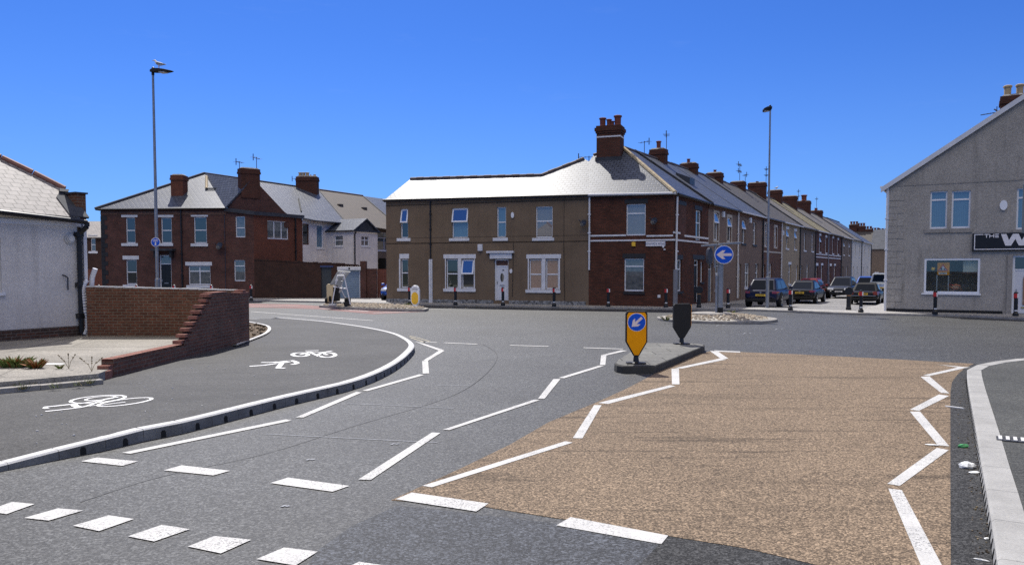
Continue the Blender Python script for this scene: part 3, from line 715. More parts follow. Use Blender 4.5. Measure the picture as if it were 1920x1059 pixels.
# ---------------------------------------------------------------- frames of the junction
PL, PR = G(725, 566, .1), G(1103, 572.2, .1)
BR = Fr(PL, math.atan2(PR.y-PL.y, PR.x-PL.x))
WB = BR.xz(1104, 470)[0]; XC = BR.xz(1262, 470)[0]
corner = BR.w(XC, 0); TA = math.pi/2-TH
T = Fr(corner, TA)
S = Fr(G(1662, 583, .1), -TH)
ZE, ZR, RW = 5.9, 9.08, 4.5           # terrace eaves, ridge, half depth
ax_, az_ = T.xz(1165, 282, RW); APEX = T.w(ax_, RW, ZR)
GAP = local(T, S.w(0, 0))             # gable corner seen in the terrace frame
print('corner', corner, 'apex', APEX, az_, 'gable', S.o, 'in T', GAP, 'WB', WB, XC)

# far pavement, mouth of the side street and the street itself
sw = lambda t, o, z: T.w(t, -o, z)    # o metres out from the terrace front
SWID = -GAP.y
mouthL, mouthR = sw(-.3, -.3, 0), S.w(-.2, .3)
m = MB()
i0 = [k for k, p in enumerate(FK) if p.x > corner.x-.5][0]
m.poly([(p.x, p.y+.14, .1) for p in FK[:i0+1]] + [(corner.x-.5, corner.y+.6, .1), (PL.x, PL.y+3, .1), (PL.x-2, 75, .1), (-75, 75, .1), (-75, FK[0].y+.1, .1)])
struct(m.build('far_pavement', M['pave_far']))
a = sw(1.0, 0, 0); b = sw(1.0, SWID, 0)
m = MB().poly([(FK[i0].x, FK[i0].y+.14, .1)] + [(p.x, p.y+.14, .1) for p in FK[i0+1:]] + [(70, FK[-1].y+.2, .1), (70, 45, .1), (b.x+8, b.y+6, .1), (b.x, b.y, .1), (a.x, a.y, .1), (corner.x-.5, corner.y+.6, .1)])
struct(m.build('crossover_pavement', M['pave_far']))
zs_ = lambda t: .1-.03*max(0, min(8, t-1.0))
m = MB()
ts = [1, 2, 4, 6, 9, 14, 25, 45, 70, 120]
for t0, t1 in zip(ts, ts[1:]):
    P = [sw(t0, 1.5, zs_(t0)), sw(t0, SWID-1.3, zs_(t0)), sw(t1, SWID-1.3, zs_(t1)), sw(t1, 1.5, zs_(t1))]; m.poly([tuple(p) for p in P])
struct(m.build('side_street', M['street']))
for nm, o0, o1 in (('terrace_pavement', -.3, 1.5), ('east_pavement', SWID-1.3, SWID+.3)):
    m = MB()
    for t0, t1 in zip(ts, ts[1:]):
        h0, h1 = min(.1, zs_(t0)+.12), min(.1, zs_(t1)+.12)
        top = [sw(t0,o0,h0), sw(t0,o1,h0), sw(t1,o1,h1), sw(t1,o0,h1)]; bot = [sw(t0,o0,-.4), sw(t0,o1,-.4), sw(t1,o1,-.4), sw(t1,o0,-.4)]
        m.hexa([tuple(p) for p in bot[::-1]], [tuple(p) for p in top[::-1]])
    struct(m.build(nm, M['pave_far']))

# ---------------------------------------------------------------- brown rendered house
hb = thing('rendered_house', BR, 'long brown rendered house with pale slate roof and white oval-light front door', 'house'); H = House(hb, BR)
H.window((751.2,391.6,765,446.5), 'g_dark', (.46,), opn=((0,0),), sil=(744.5,446.5,770.2,452.3))
H.window((847.5,390,877.6,446), ['g_blue','g_blue'], (.46,), opn=((0,0),), sil=(842.5,446.5,880.2,452))
H.window((931.5,388,948.8,445), 'g_blue', (.5,), sil=(924.5,445.8,952.5,451.8))
H.window((1004.5,387,1036,445.5), ['g_blind'], (.47,), sil=(998,446,1039.3,451.6))
H.window((751.5,485.8,765.2,539.5), 'g_green', (.48,), lin=(749,476,767,485), sil=(745.4,540.3,770.5,546), surround=None)
o = H.window((836.5,485.8,858.5,540.5), 'g_green', (.5,)); 
o = H.window((865.5,485.8,888.5,540.5), ['g_green','g_dark'], (.5,), opn=((0,0),), lin=(831.6,476.8,892.2,484.8), sil=(831.6,541,892.2,546.8))
H.window((992.2,486,1015.5,542.2), 'g_peach', (.5,)); H.window((1023.2,486,1047,542.2), 'g_peach', (.5,), lin=(987,476.8,1052,484.8), sil=(985.6,543,1051,549))
for q in ((834.5,485,836.3,541),(858.8,485,865.2,541),(888.8,485,890.5,541),(989.6,485.2,992,542.6),(1015.8,485.2,1022.9,542.6),(1047.2,485.2,1050,542.6),(748.2,485.3,751.2,540)):
    H.box('mullion', q, -.015, .08, 'stone_w')
H.door((926.5,485.8,953.2,563.6), transom=.28, tg='door_br', oval=True, label='white door with an oval dark glass light')
H.box('door_hood', (919.3,475,960.2,485), -.10, .02, 'stone_w'); H.box('hood_cornice', (914,470.6,964.3,474.6), -.2, .02, 'stone_w')
text_obj('door_number', '38', .13, M['ink'], hb, BR, BR.xz(941.7,508)[0], BR.xz(941.7,508)[1], .13)
zl, zr = BR.xz(725,373)[1], BR.xz(1104,363.8)[1]
def bext(mb):
    mb.box(0, WB, .2, 6.6, 0, min(zl, zr)-.1); mb.poly([(0,0,0),(0,.2,0),(0,.2,zl),(0,0,zl)])
H.wall('wall', 'brown', 0, WB, 0, zl, zr, extra=bext)
m = MB(); bar(m, -.02, H.rect((926,480,930,560))[0]-.02, .02, .30, -.03, .0); bar(m, H.rect((953,480,954.5,560))[1], WB-.15, .02, .30, -.03, 0); m.build('plinth', speck('white_plinth', (.22,.22,.22), .4, 1.5, 9), hb, BR)
zb = BR.xz(900,454.5)[1]; m = MB(); bar(m, 0, WB, zb-.025, zb+.02, -.012, 0); bar(m, 0, WB, zb+.30, zb+.315, -.006, 0); zz = BR.xz(900, 381)[1]; bar(m, 0, WB, zz, zz+.03, -.02, 0); m.build('string_course', mk('dark_string', (.05,.032,.018), .95), hb, BR)
x = BR.xz(807.8,450)[0]; zt2 = BR.xz(808,486)[1]
pipe(H, [(x,-.06,zl-.1),(x,-.06,zt2)], .04, 'black'); m = MB(); bar(m, x-.09, x+.02, .1, zt2, -.10, 0); bar(m, x+.04, x+.10, .1, zt2, -.08, 0); m.build('pipe_boxing', M['stone_w'], hb, BR)
for p0, p1, r in (((BR.xz(1059,560)[0], -.02, .3), (BR.xz(1057,495)[0], -.02, BR.xz(1057,455)[1]), .012), ((BR.xz(963,470)[0],-.015,BR.xz(963,455)[1]),(BR.xz(961,555)[0],-.015,.5), .012), ((BR.xz(1058,370)[0],-.01,5.8),(BR.xz(1057,485)[0],-.01,2.9), .008)):
    MB().tube(p0, p1, r, n=5).build('cable', M['black'], hb, BR)
m = MB(); c = BR.xz(961,404); c = BR.xz(961.5,403.5); m.disc(c, .085, -.08, 0, 20, 0, .16); m.build('alarm_box', M['upvc'], hb, BR)
H.box('vent_box', (897.2,458,905.5,470.5), -.14, 0, 'gutter_w'); m = MB(); m.disc(BR.xz(958.2,508), .085, -.03, 0, 20, 0, .12); m.build('round_plaque', M['sign_white'], hb, BR)
dish(H, *BR.xz(1096,419), .2)
# roof: front slope lies through the eaves and the apex over the corner
EL, ER = Vector((*BR.xz(725,372.3)[:1], 0, zl)), Vector((XC, 0, BR.xz(1257,358.5)[1])); AL = local(BR, APEX)
NR = (ER-EL).cross(AL-EL).normalized(); NR = NR if NR.z > 0 else -NR
rp = lambda px, py: BR.pl(px, py, EL, NR)
def over(p, d=.18):
    return p - Vector((0, d, d*abs(NR.y)/NR.z*1.0)) if True else p
r1, r2, r3, r4 = rp(770,335.5), rp(1015,328.5), rp(1113,290.5), rp(1104.5,363)
bx = r4.x
mb = MB(); e0, e1 = over(EL)+Vector((-.12,0,0)), over(r4)
mb.plate([e0, e1, rp(1104.5,303), r3*0+rp(1095,297.5), r2, r1], .10)
bk1, bk2 = Vector((-.1, 2*r1.y+.3, EL.z-.2)), Vector((bx, 2*r1.y+2.5, EL.z-.2))
mb.plate([r1, r2, rp(1095,297.5), bk2, bk1], .1); mb.plate([e0, r1, bk1], .1)
o = mb.build('roof', M['slate'], hb, BR)
m = MB()
for a, b in ((r1, r2), (r2, rp(1095,297.5))):
    n = int((b-a).length/.42)
    for k in range(n):
        p, q = a.lerp(b, k/n), a.lerp(b, (k+.96)/n); m.tube(p+Vector((0,0,-.02+.015*(k % 2))), q+Vector((0,0,-.02+.015*(k % 2))), .11, n=8)
m.build('ridge_tiles', M['ridge'], o, BR)
m = MB(); m.tube((-.1,-.2,EL.z-.09), (WB,-.2,r4.z-.1), .055, n=8); m.build('gutter', M['black'], hb, BR)

# ---------------------------------------------------------------- maroon brick corner house
BC = Fr(BR.w(WB, 0), BR.a); hc = thing('brick_house', BC, 'dark red brick corner house with white painted bands and tall chimney stack', 'house'); H = House(hc, BC); WC = XC-WB
H.window((1174.2,382.4,1210.5,441.5), ['g_blind'], (.3,), lin=(1171.2,373.3,1214.8,382), linm='stone_dk', label='white upper window behind vertical blinds')
H.window((1170.5,484.6,1207.4,545.8), ['g_net'], (.24,), lin=(1167.4,475.5,1210.4,484.2), linm='stone_dk', sil=(1169,546.2,1209,551.5), silm='stone_dk')
zl2, zr2 = BC.xz(1104,363.8)[1], BC.xz(1262,360.5)[1]
H.wall('wall', 'brick_corner', 0, WC, -.3, zl2, zr2)
HT = House(hc, T); tb = T.xz(1328, 430)[0]
HT.window((1304.6,394.6,1315.3,450.3), ['g_net'], (.42,), lin=(1302.3,386,1316.5,394.4), linm='stone_dk')
HT.window((1267.8,487,1278.6,546), ['g_net'], (.3,), lin=(1266.8,478,1280,486.6), linm='stone_dk', sil=(1267,546.3,1279.5,551), silm='stone_dk')
HT.window((1313.3,491,1318.6,529), ['g_dark'], (), sil=(.06,.1), silm='stone_dk'); HT.door((1301.3,487,1311.4,567), 'door_dk', 'upvc', transom=.2)
HT.box('door_lintel', (1299,478,1321,486.5), -.02, .05, 'stone_dk')
def cext(mb): pass
HT.wall('side_wall', 'brick_corner', 0, tb, -.3, zr2, T.xz(1328,379)[1])
bo = MB(); q = [local(BC, T.w(tb,.2)), local(BC, T.w(tb,8)), Vector((0,8,0)), Vector((0,.2,0)), local(BC, T.w(.15,.25))]
bo.slab([(p.x, p.y) for p in q], -.3, 5.7); bo.build('inner_wall', M['brick_dark'], hc, BC)
HT.box('blocked_window', (1273.8,385,1286,445.8), -.004, .02, 'brick_dark', bevel=0); HT.box('blocked_lintel', (1272.6,377.5,1286.8,385), -.02, .02, 'stone_dk')
for q in ((1104.5,440.2,1174,443.2),(1211,440.6,1262.1,443.6),(1104.5,449.2,1262.1,452)):
    x0, x1, z0, z1 = H.rect(q); MB().box(x0+.03, min(x1, WC+.03), -.03, .0, z0, z1).build('painted_band', M['stone_w'], hc, BC)
for q in ((-.03, 1.05, 3.83, 3.93), (1.75, tb-.02, 3.72, 3.82), (-.03, tb-.02, 3.46, 3.55)):
    MB().box(*q[:2], -.03, 0, *q[2:]).build('painted_band', M['stone_w'], hc, T)
# roof: hipped corner
x0 = WB
HR = Fr(BC.o, BR.a)
loc = lambda p: Vector(p)-Vector((WB, 0, 0))      # brown frame to corner frame
ap = local(BC, APEX); eA, eC = loc(over(r4)), loc(over(Vector((XC+.1,-0.05,ER.z))))
Teave = lambda t, o=.2: local(BC, T.w(t, -o, ZE-.14)); Trid = lambda t: local(BC, T.w(t, RW, ZR))
topL, hipL = loc(rp(1104.5,303)), loc(rp(1113,290.5))
mb = MB(); mb.plate([eA, eC, ap, hipL, topL], .1); mb.plate([eC+Vector((.03,0,0)), Teave(tb), Trid(tb), ap], .1)
mb.plate([ap, Trid(tb), local(BC, T.w(tb, 9.3, ZE)), Vector((0, 8.3, ZE))], .1); mb.plate([topL, hipL, ap, Vector((0,8.3,ZE))], .1)
o = mb.build('roof', M['slate'], hc, BC)
m = MB(); n = 15
for k in range(n):
    p, q = eC.lerp(ap, k/n), eC.lerp(ap, (k+.97)/n); m.tube(p+Vector((0,0,.01)), q+Vector((0,0,.01)), .12, n=8)
m.build('hip_tiles', M['ridge_sand'], o, BC)
m = MB(); m.tube(ap+Vector((0,0,-.02)), Trid(tb)+Vector((0,0,-.02)), .12, n=8); m.tube(hipL+Vector((0,0,-.02)), ap+Vector((0,0,-.02)), .1, n=8); m.build('ridge_tiles', M['ridge'], o, BC)
m = MB(); m.tube((0,-.22,zl2-.07), (WC+.15,-.22,zr2-.07), .06, n=8); m.build('gutter', M['gutter_w'], hc, BC)
m = MB(); m.tube((.15,-.2,zr2-.07), (tb,-.2,ZE-.16), .055, n=8); m.build('gutter', M['black'], hc, T)
# tall chimney on the front slope beside the apex
cx0, cx1 = [loc(rp(px, 300)).x for px in (1119, 1162.5)]; cy = loc(rp(1140,298)).y
cz1 = BC.xz(1140,236,cy)[1]
mb = MB().box(cx0, cx1, cy-.15, cy+.85, 7.2, cz1-.42)
mb.box(cx0-.05, cx1+.05, cy-.2, cy+.9, cz1-.42, cz1-.3).box(cx0-.1, cx1+.1, cy-.25, cy+.95, cz1-.3, cz1-.12).box(cx0-.03, cx1+.03, cy-.18, cy+.88, cz1-.12, cz1)
ch = mb.build('chimney', M['brick_chim'], hc, BC)
zz = BC.xz(1140,257,cy)[1]; MB().box(cx0-.012, cx1+.012, cy-.162, cy+.862, zz-.04, zz+.04).build('painted_band', M['stone_w'], ch, BC)
MB().box(cx0-.06, cx1+.06, cy-.22, cy+.9, 7.3, BC.xz(1140,295,cy)[1]).build('flashing', M['lead'], ch, BC)
for fx, h, r in ((.18,.52,.17),(.45,.42,.13),(.58,.30,.12),(.82,.60,.19)):
    p = MB(); pot(p, cx0+(cx1-cx0)*fx, cy+.3, cz1, h, r); p.build('chimney_pot', M['pot_rd'], ch, BC)
aerial(hc, BC, cx0-.55, cy+.3, 7.5, 1.0, 7, 1.2, .25)
# fittings
x = BC.xz(1105.6,430)[0]; pipe(H, [(x,-.07,zl2-.1),(x,-.07,BC.xz(1105,506)[1])], .05, 'gutter_w')
xa, xb2 = T.xz(1267.5,365)[0], T.xz(1261,567)[0]; zc = T.xz(1264,505)[1]
pipe(HT, [(.32,-.09,zr2-.2),(.2,-.09,zc)], .055, 'gutter_w'); m = MB().box(.05, .30, -.16, 0, .05, zc); m.build('pipe_boxing', mk('grey_boxing', (.22,.22,.24), .6), hc, T)
dish(H, *BC.xz(1228,415), .2); H.box('yellow_alarm', (1185,454,1191.8,461.8), -.09, 0, 'amber_lt'); 
for q in ((1242,461.5,1245.5,464.5),(1244.5,466.5,1248,469)): H.box('junction_box', q, -.06, 0, 'gutter_w')
H.box('meter_plate', (1233,552.5,1238.6,558), -.03, 0, 'gutter_w')
q = H.rect((1211.3,452.6,1247.6,461.6)); ns = thing('street_name_sign', Fr(BC.w(q[0], -.035), BC.a), 'white street name plate high on the maroon brick wall', 'street sign'); fs = MW[ns.name]; FS = Fr(BC.w(q[0],-.035), BC.a)
MB().box(0, q[1]-q[0], -.02, .03, q[2], q[3]).build('plate', M['sign_white'], ns, FS, bevel=.004)
text_obj('lettering', 'RENWICK ROAD', (q[3]-q[2])*.72, M['ink_blue'], ns, FS, (q[1]-q[0])/2, q[2]+(q[3]-q[2])*.25, -.024, sx=.80)

# ---------------------------------------------------------------- terrace along the side street
edge = [1328, 1383, 1430, 1465, 1500, 1529, 1553, 1578, 1597, 1616, 1634]
te = [tb]+[T.xz(px, 430)[0] for px in edge[1:]]
print('terrace', [round(v,1) for v in te])
spec = [ # wall, roof, upper window px, lower window px, door px, door mat, surround, extras
 ('render_a','slate_l',(1343,1367.5),(1345.5,),1329.5,'door_bl','stone_cr','taupe rendered terraced house with grey-blue door and cream window surrounds'),
 ('render_b','slate_l',(1394.5,1415),(1401,1419),1386,'door_dk',None,'mocha rendered terraced house with low white arched-blind window'),
 ('brick_step','tile_dk',(1437,1454.6),(1444.5,),1428.5,'door_br','stone_cr','terraced house of brown brick above and cream brick below'),
 ('render_d','tile_dk',(1476.5,1491.6),(1480.5,),1494.5,'door_w','stone_cr','sand rendered terraced house with tilted upper lights'),
 ('render_e','tile_gy',(1509.7,1524),(1514,),1502.5,'door_br',None,'grey brown terraced house with white security lamp over its door'),
 ('brick_dark','tile_ye',(1538,1549.5),(1541,),1531.5,'door_br','stone_w','red brick terraced house under yellow lichened tiles'),
 ('brick_dark','tile_gy',(1562.5,1572),(1565,),1557,'door_br','stone_w','red brick terraced house with white lintels beside grey rendered house'),
 ('render_e','tile_gy',(1583,1592.5),(1588,),1580,'door_dk',None,'grey brown terraced house between brick and white houses'),
 ('render_w','tile_gy',(1604.5,1612.5),(1607,),1600,'door_w',None,'white rendered terraced house with dark drainpipe'),
 ('render_w','slate_l',(1622,1630),(1626,),1619,'door_w',None,'white rendered terraced house last in its row')]
houses = []
for i, (wm, rm, ups, lows, dpx, dm, sr, lab) in enumerate(spec):
    t0, t1 = te[i], te[i+1]; F = Fr(T.w(t0, 0), TA); w = t1-t0-.012
    h = thing('terraced_house', F, lab, 'house', 'terraced houses along the side street'); H = House(h, F); houses.append((t0, t1, h, F))
    jit = random.Random(i)
    ww = .92 if i < 5 else .85
    for k, px in enumerate(ups):
        x = F.xz(px, 430)[0]; x = min(max(x, ww/2+.25), w-ww/2-.25); z1 = 5.32+jit.uniform(-.1,.06)
        H.window((x-ww/2, x+ww/2, 3.72, z1), [jit.choice(['g_net','g_blind','g_dark'])], (.36,), opn=((0,0),) if i in (0,3,7) or (i in (1,5) and k == 0) else (), px=False,
            lin=(.12,.24) if i in (3,5,6) else None, sil=(.1,.13) if sr is None or i in (3,5,6) else None, silm='stone_dk' if i == 1 else 'stone_w', surround=(.15, sr) if sr == 'stone_cr' and i != 3 else None)
    for px in lows:
        x = F.xz(px, 515)[0]; wl = 1.25 if (i == 1 and px < 1410) else .95; x = min(max(x, wl/2+.2), w-wl/2-.2)
        H.window((x-wl/2, x+wl/2, .78, 2.4), ['g_net'] if i % 2 else ['g_blind'], (.4,), mu=(.5,) if wl > 1 else (), px=False, sil=(.12,.13), lin=(.12,.22) if i in (3,5,6) else None)
    x = F.xz(dpx, 520)[0]; x = min(max(x, .6), w-.6)
    lowx = [hh for hh in H.holes if hh[2] < 1]
    for hh in lowx:
        if x+.5 > hh[0]-.1 and x-.5 < hh[1]+.1: x = hh[1]+.75 if hh[1]+1.3 < w else hh[0]-.75
    H.door((x-.46, x+.46, .1, 2.35), dm, 'upvc' if i % 3 else 'stone_w', transom=.25, px=False)
    if i in (5, 6): H.box('door_lintel', (x-.6, x+.6, 2.352, 2.62), -.022, .05, 'stone_w', px=False)
    def tx(mb, w=w):
        mb.box(0, w, .2, 9, -.6, ZE-.15)
    H.wall('wall', wm, 0, w, -.6, ZE-.02, ZE-.02, extra=tx)
    if i == 2: H2 = MB(); 
    if i in (5, 6):
        for zz in (3.45, 3.16): MB().box(.05, w-.05, -.025, 0, zz, zz+.09).build('painted_band', M['stone_w'], h, F)
    if i in (0, 1, 2): m = MB().box(0, w, -.05, 0, ZE-.42, ZE-.14); m.build('eaves_course', M['brick_step'], h, F)
    if i == 2: m = MB().box(0, w, -.03, -.004, 3.25, 3.36); m.build('string_course', M['stone_cr'], h, F)
    # roof
    ev = Vector((0,-.22,ZE-.155)); sl = (ZR-ZE)/RW
    dz = jit.uniform(-.03,.05)
    mb = MB().plate([(0,-.22,ZE-.155+dz),(w,-.22,ZE-.155+dz),(w,RW,ZR+dz),(0,RW,ZR+dz)], .1).plate([(0,RW,ZR+dz),(w,RW,ZR+dz),(w,9.3,ZE-.1+dz),(0,9.3,ZE-.1+dz)], .1)
    rf = mb.build('roof', M[rm], h, F)
    MB().tube((0,RW,ZR+dz-.02), (w,RW,ZR+dz-.02), .12, n=8).build('ridge_tiles', M['ridge'], rf, F)
    vb = MB()
    if i in (0, 2, 4, 6, 8): vb.hexa([(-.08,-.26,ZE-.17),(.14,-.26,ZE-.17),(.14,RW,ZR+.03),(-.08,RW,ZR+.03)], [(-.08,-.26,ZE-.05),(.14,-.26,ZE-.05),(.14,RW,ZR+.13),(-.08,RW,ZR+.13)]); vb.build('party_parapet', M['lead'], rf, F)
    MB().tube((0,-.27,ZE-.2),(w,-.27,ZE-.2), .055, n=6).build('gutter', M['black' if i % 2 == 0 else 'gutter_w'], h, F)
    pipe(H, [(w-.12,-.08,ZE-.25),(w-.12,-.08,.15)], .05, ('gutter_w','black','gutter_w','black','black','steel','black','steel','black','black')[i])
    if i in (1, 0): H.box('vent_box', (w*.42, w*.42+.35, 5.15, 5.5), -.12, 0, 'gutter_w', px=False)
    if i == 0:
        a = F.pl(1268,328,(0,-.22,ZE-.155),(0,-sl,1)); 
        b = F.pl(1305,349,(0,-.22,ZE-.155),(0,-sl,1)); mb = MB(); x0, x1 = a.x-.1, a.x+.85; y0, y1 = b.y, a.y
        mb.hexa([(x0,y0,b.z+.02),(x1,y0,b.z+.02),(x1,y1,a.z+.02),(x0,y1,a.z+.02)], [(x0,y0,b.z+.42),(x1,y0,b.z+.42),(x1,y1,a.z+.14),(x0,y1,a.z+.14)]); mb.build('roof_light', M['steel_dk'], rf, F)
    if i == 3: m = MB(); m.disc((.45, 4.9), .2, -.1, 0, 16); m.build('satellite_dish', M['gutter_w'], h, F)
# chimneys along the ridge
for px, pyt, pyb, wd, mat, pots in ((1235,281,300,1.0,'brick_chim',((.5,.5,.5,.14),)), (1292,314,330,1.15,'brick_chim',((.3,.5,.28,.11),)), (1340,330,346,1.2,'brick_chim',((.6,.5,.22,.11),)), (1384,342,357,1.2,'brick_chim',()), (1420,343.5,365,1.6,'brick_chim',((.3,.5,.1,.1),(.7,.5,.1,.1))),
    (1453.5,357.5,380,1.35,'brick_chim',()), (1481.5,368.5,389,1.5,'brick_chim',()), (1507.5,377.5,395,1.5,'brick_chim',((.5,.5,.7,.3),)), (1530,396,404,1.6,'brick_chim',((.3,.5,.3,.16),(.7,.5,.3,.16)))):
    x, z = T.xz(px, pyt, RW)
    t0, t1, h, F = [q for q in houses if q[0] <= x <= q[1]][0] if x > te[0] else (0, 0, hc, T)
    if F is T: Ff = T
    else: Ff = F
    xx, zz = Ff.xz(px, pyt, RW)
    c = chimney(h, Ff, xx-.32, xx+.32, RW-wd/2, RW+wd/2, ZR-.9, max(zz, ZR+.45), pots, mat=mat)
    if px == 1235: aerial(h, Ff, xx+.2, RW-.45, zz, 1.0, 4, .8, .3); aerial(h, Ff, xx-.2, RW+.9, zz-.3, .9, 4, .8, 1.2)
    if px == 1384: aerial(h, Ff, xx+.1, RW-.1, zz, 1.6, 8, 1.5, .1); aerial(h, Ff, xx+1.2, RW-.3, zz-.3, 1.1, 4, .9, .5)
    if px == 1420: aerial(h, Ff, xx+.4, RW-.7, zz-.2, 1.6, 8, .8, .2, tilt=.05)
    if px == 1507.5: aerial(h, Ff, xx-.3, RW+.6, zz-.4, 1.7, 8, .8, .2)
    if px == 1530: aerial(h, Ff, xx+.3, RW, zz, 1.7, 4, 1.0, .2)
    if px == 1453.5: GULL2 = Ff.w(xx+.1, RW-.1, max(zz, ZR+.45)+.09)

# ---------------------------------------------------------------- houses closing the far end of the street
te_end = te[-1]
E = Fr(T.w(te_end+7, 0), -TH); he = thing('end_house', E, 'brown gable-sided house closing the far end of the side street', 'house'); H = House(he, E)
a, b = E.xz(1634,470)[0], E.xz(1700,470)[0]
H.box('white_door', (1639.5,510,1647,545), -.02, .05, 'door_w')
H.wall('wall', 'render_e', a, b, -.6, 5.3, 5.3, extra=lambda mb: mb.box(a, b, .2, 8, -.6, 5.1))
MB().plate([(a-.2,-.25,5.15),(b,-.25,5.15),(b,4.5,8.4),(a-.2,4.5,8.4)], .1).plate([(a-.2,4.5,8.4),(b,4.5,8.4),(b,9.2,5.1),(a-.2,9.2,5.1)], .1).build('roof', M['slate_l'], he, E)
E2 = Fr(T.w(te_end+16, 6), -TH); h2 = thing('far_terrace', E2, 'far terrace roof crowned with a row of pots above the street end', 'house')
a, b = E2.xz(1594,470)[0], E2.xz(1720,470)[0]
MB().box(a, b, 0, 8, -.6, 6.2).build('wall', M['brick_dark'], h2, E2)
MB().plate([(a,-.25,6.1),(b,-.25,6.1),(b,4,8.7),(a,4,8.7)], .1).plate([(a,4,8.7),(b,4,8.7),(b,8.2,6.1),(a,8.2,6.1)], .1).build('roof', M['tile_dk'], h2, E2)
for px, top, wd in ((1601.5,418,1.5), (1615,421,1.4), (1627,427,1.6), (1641,430,1.5), (1655,431,1.6)):
    x, z = E2.xz(px, top, 4); pots = ((.2,.5,.5,.17),(.5,.5,.5,.17),(.8,.5,.5,.17)); chimney(h2, E2, x-wd/2, x+wd/2, 3.6, 4.4, 7.4, z-.3, pots, mat='brick_chim')

# ---------------------------------------------------------------- pebble-dashed corner shop on the right
hs = thing('corner_shop', S, 'grey pebble-dashed gable-ended corner shop with black fascia', 'shop'); H = House(hs, S)
xl = 0.0; zE = S.xz(1668,346)[1]; xr, zr = S.xz(1920,181); kk = (zr-zE)/(xr-xl); XR = xr+1.0; XE = 2*XR
H.window((1743.5,358,1776,428.8), ['g_blue','g_blue'], (.235,), fw=.065, sil=(1733,429.4,1780,436.5), silm='render_gs'); H.window((1784,357,1819.6,427.8), ['g_blue','g_blue'], (.235,), fw=.065, sil=(1780.5,429,1823,436), silm='render_gs')
H.window((1906,352,1932,430), ['g_blue','g_blue'], (.235,), fw=.065, sil=(1898,430,1940,436), silm='render_gs')
sx0, sx1, sz0, sz1 = H.rect((1732.5,484.3,1837.5,550)); H.holes.append((sx0, sx1, sz0, sz1))
wf = MB(); fw = .085; bar(wf, sx0, sx0+fw, sz0, sz1, .02, .1); bar(wf, sx1-fw, sx1, sz0, sz1, .02, .1); bar(wf, sx0+fw, sx1-fw, sz1-fw, sz1, .02, .1); bar(wf, sx0+fw, sx1-fw, sz0, sz0+fw, .02, .1)
ow = wf.build('shop_window', M['upvc'], hs, S); MB().box(sx0+fw, sx1-fw, .055, .065, sz0+fw, sz1-fw).build('pane', M['g_clear'], ow, S); MB().box(sx0-.08, sx1+.05, -.07, .02, sz0-.06, sz0-.002).build('sill', M['upvc'], ow, S)
H.door((1897.5,478,1955,588.5), 'door_w', 'upvc', transom=.5, tg='g_dark', panels=False, fw=.09, label='white shop door with a tall arched glass panel')
q = H.rect((1918,512,1944,572)); m = MB(); m.prism([(q[0],q[2]),(q[1],q[2])]+[((q[0]+q[1])/2+(q[1]-q[0])/2*math.cos(R(a)), q[3]-.3+.3*math.sin(R(a))) for a in range(0,181,15)], .10, .125); m.build('door_glass', M['g_peach'], hs, S)
q = H.rect((1914.5,575.5,1925,578.5)); MB().box(q[0], q[1]+.1, .115, .13, q[2], q[3]).build('letter_plate', mk('brass', (.45,.36,.14), .4, metal=.5), hs, S)
def sext(mb):
    mb.box(xl, sx0-.3, .2, 11, -.4, zE-.1); mb.box(sx0-.3, sx1+.3, 2.6, 11, -.4, zE-.1); mb.box(sx0-.3, sx1+.3, .2, 2.6, 3.2, zE-.1); mb.box(sx1+.3, XE, .2, 11, -.4, zE-.1)
    mb.box(sx0-.3, sx1+.3, .2, 2.6, -.4, .3)
    mb.prism([(xl, zE-.1), (XE, zE-.1), (XR, zE+kk*XR-.1)], .2, 11)
H.wall('wall', 'render_g', xl, XE, -.3, zE, zE, top=[(XR, zE+kk*XR)], extra=sext)
MB().box(sx0-.29, sx1+.29, 1.0, 1.04, .3, 3.2).build('shop_interior', mk('reflection_backing_wall', (.15,.14,.105), .9, .75, 2.6), hs, S)  # mottled backing toned like the scene reflected in the glass
zb = S.xz(1700,346.5)[1]; MB().box(xl, XE, -.02, 0, zb-.05, zb).build('string_course', M['render_gs'], hs, S)
m = MB(); zq = .25; k = 0
while zq < zE-.5:
    m.box(xl, xl+(.62 if k % 2 else .36), -.022, 0, zq, zq+.27); zq += .285; k += 1
m.build('quoins', M['render_g'], hs, S, bevel=.006)
MB().box(xl, sx0*0+H.rect((1897,500,1898,560))[0]-.3, -.025, 0, -.1, .22).build('plinth', M['black_m'], hs, S)
MB().box(H.rect((1888,480,1896,588))[0], H.rect((1888,480,1896.5,588))[1], -.06, 0, .1, H.rect((1888,478,1896,588))[3]).build('door_pilaster', M['render_gs'], hs, S)
pipe(H, [(-.06,.0,zE-.15),(-.06,.0,.12)], .055, 'gutter_w')
m = MB(); m.disc(S.xz(1881.7,385), .14, -.1, 0, 20, 0, .21); m.build('alarm_box', M['upvc'], hs, S)
m = MB(); m.box(*S.xz(1754,291)[:1], S.xz(1758,291)[0], -.05, 0, S.xz(1756,295)[1], S.xz(1756,288)[1]); m.build('vent', M['black'], hs, S)
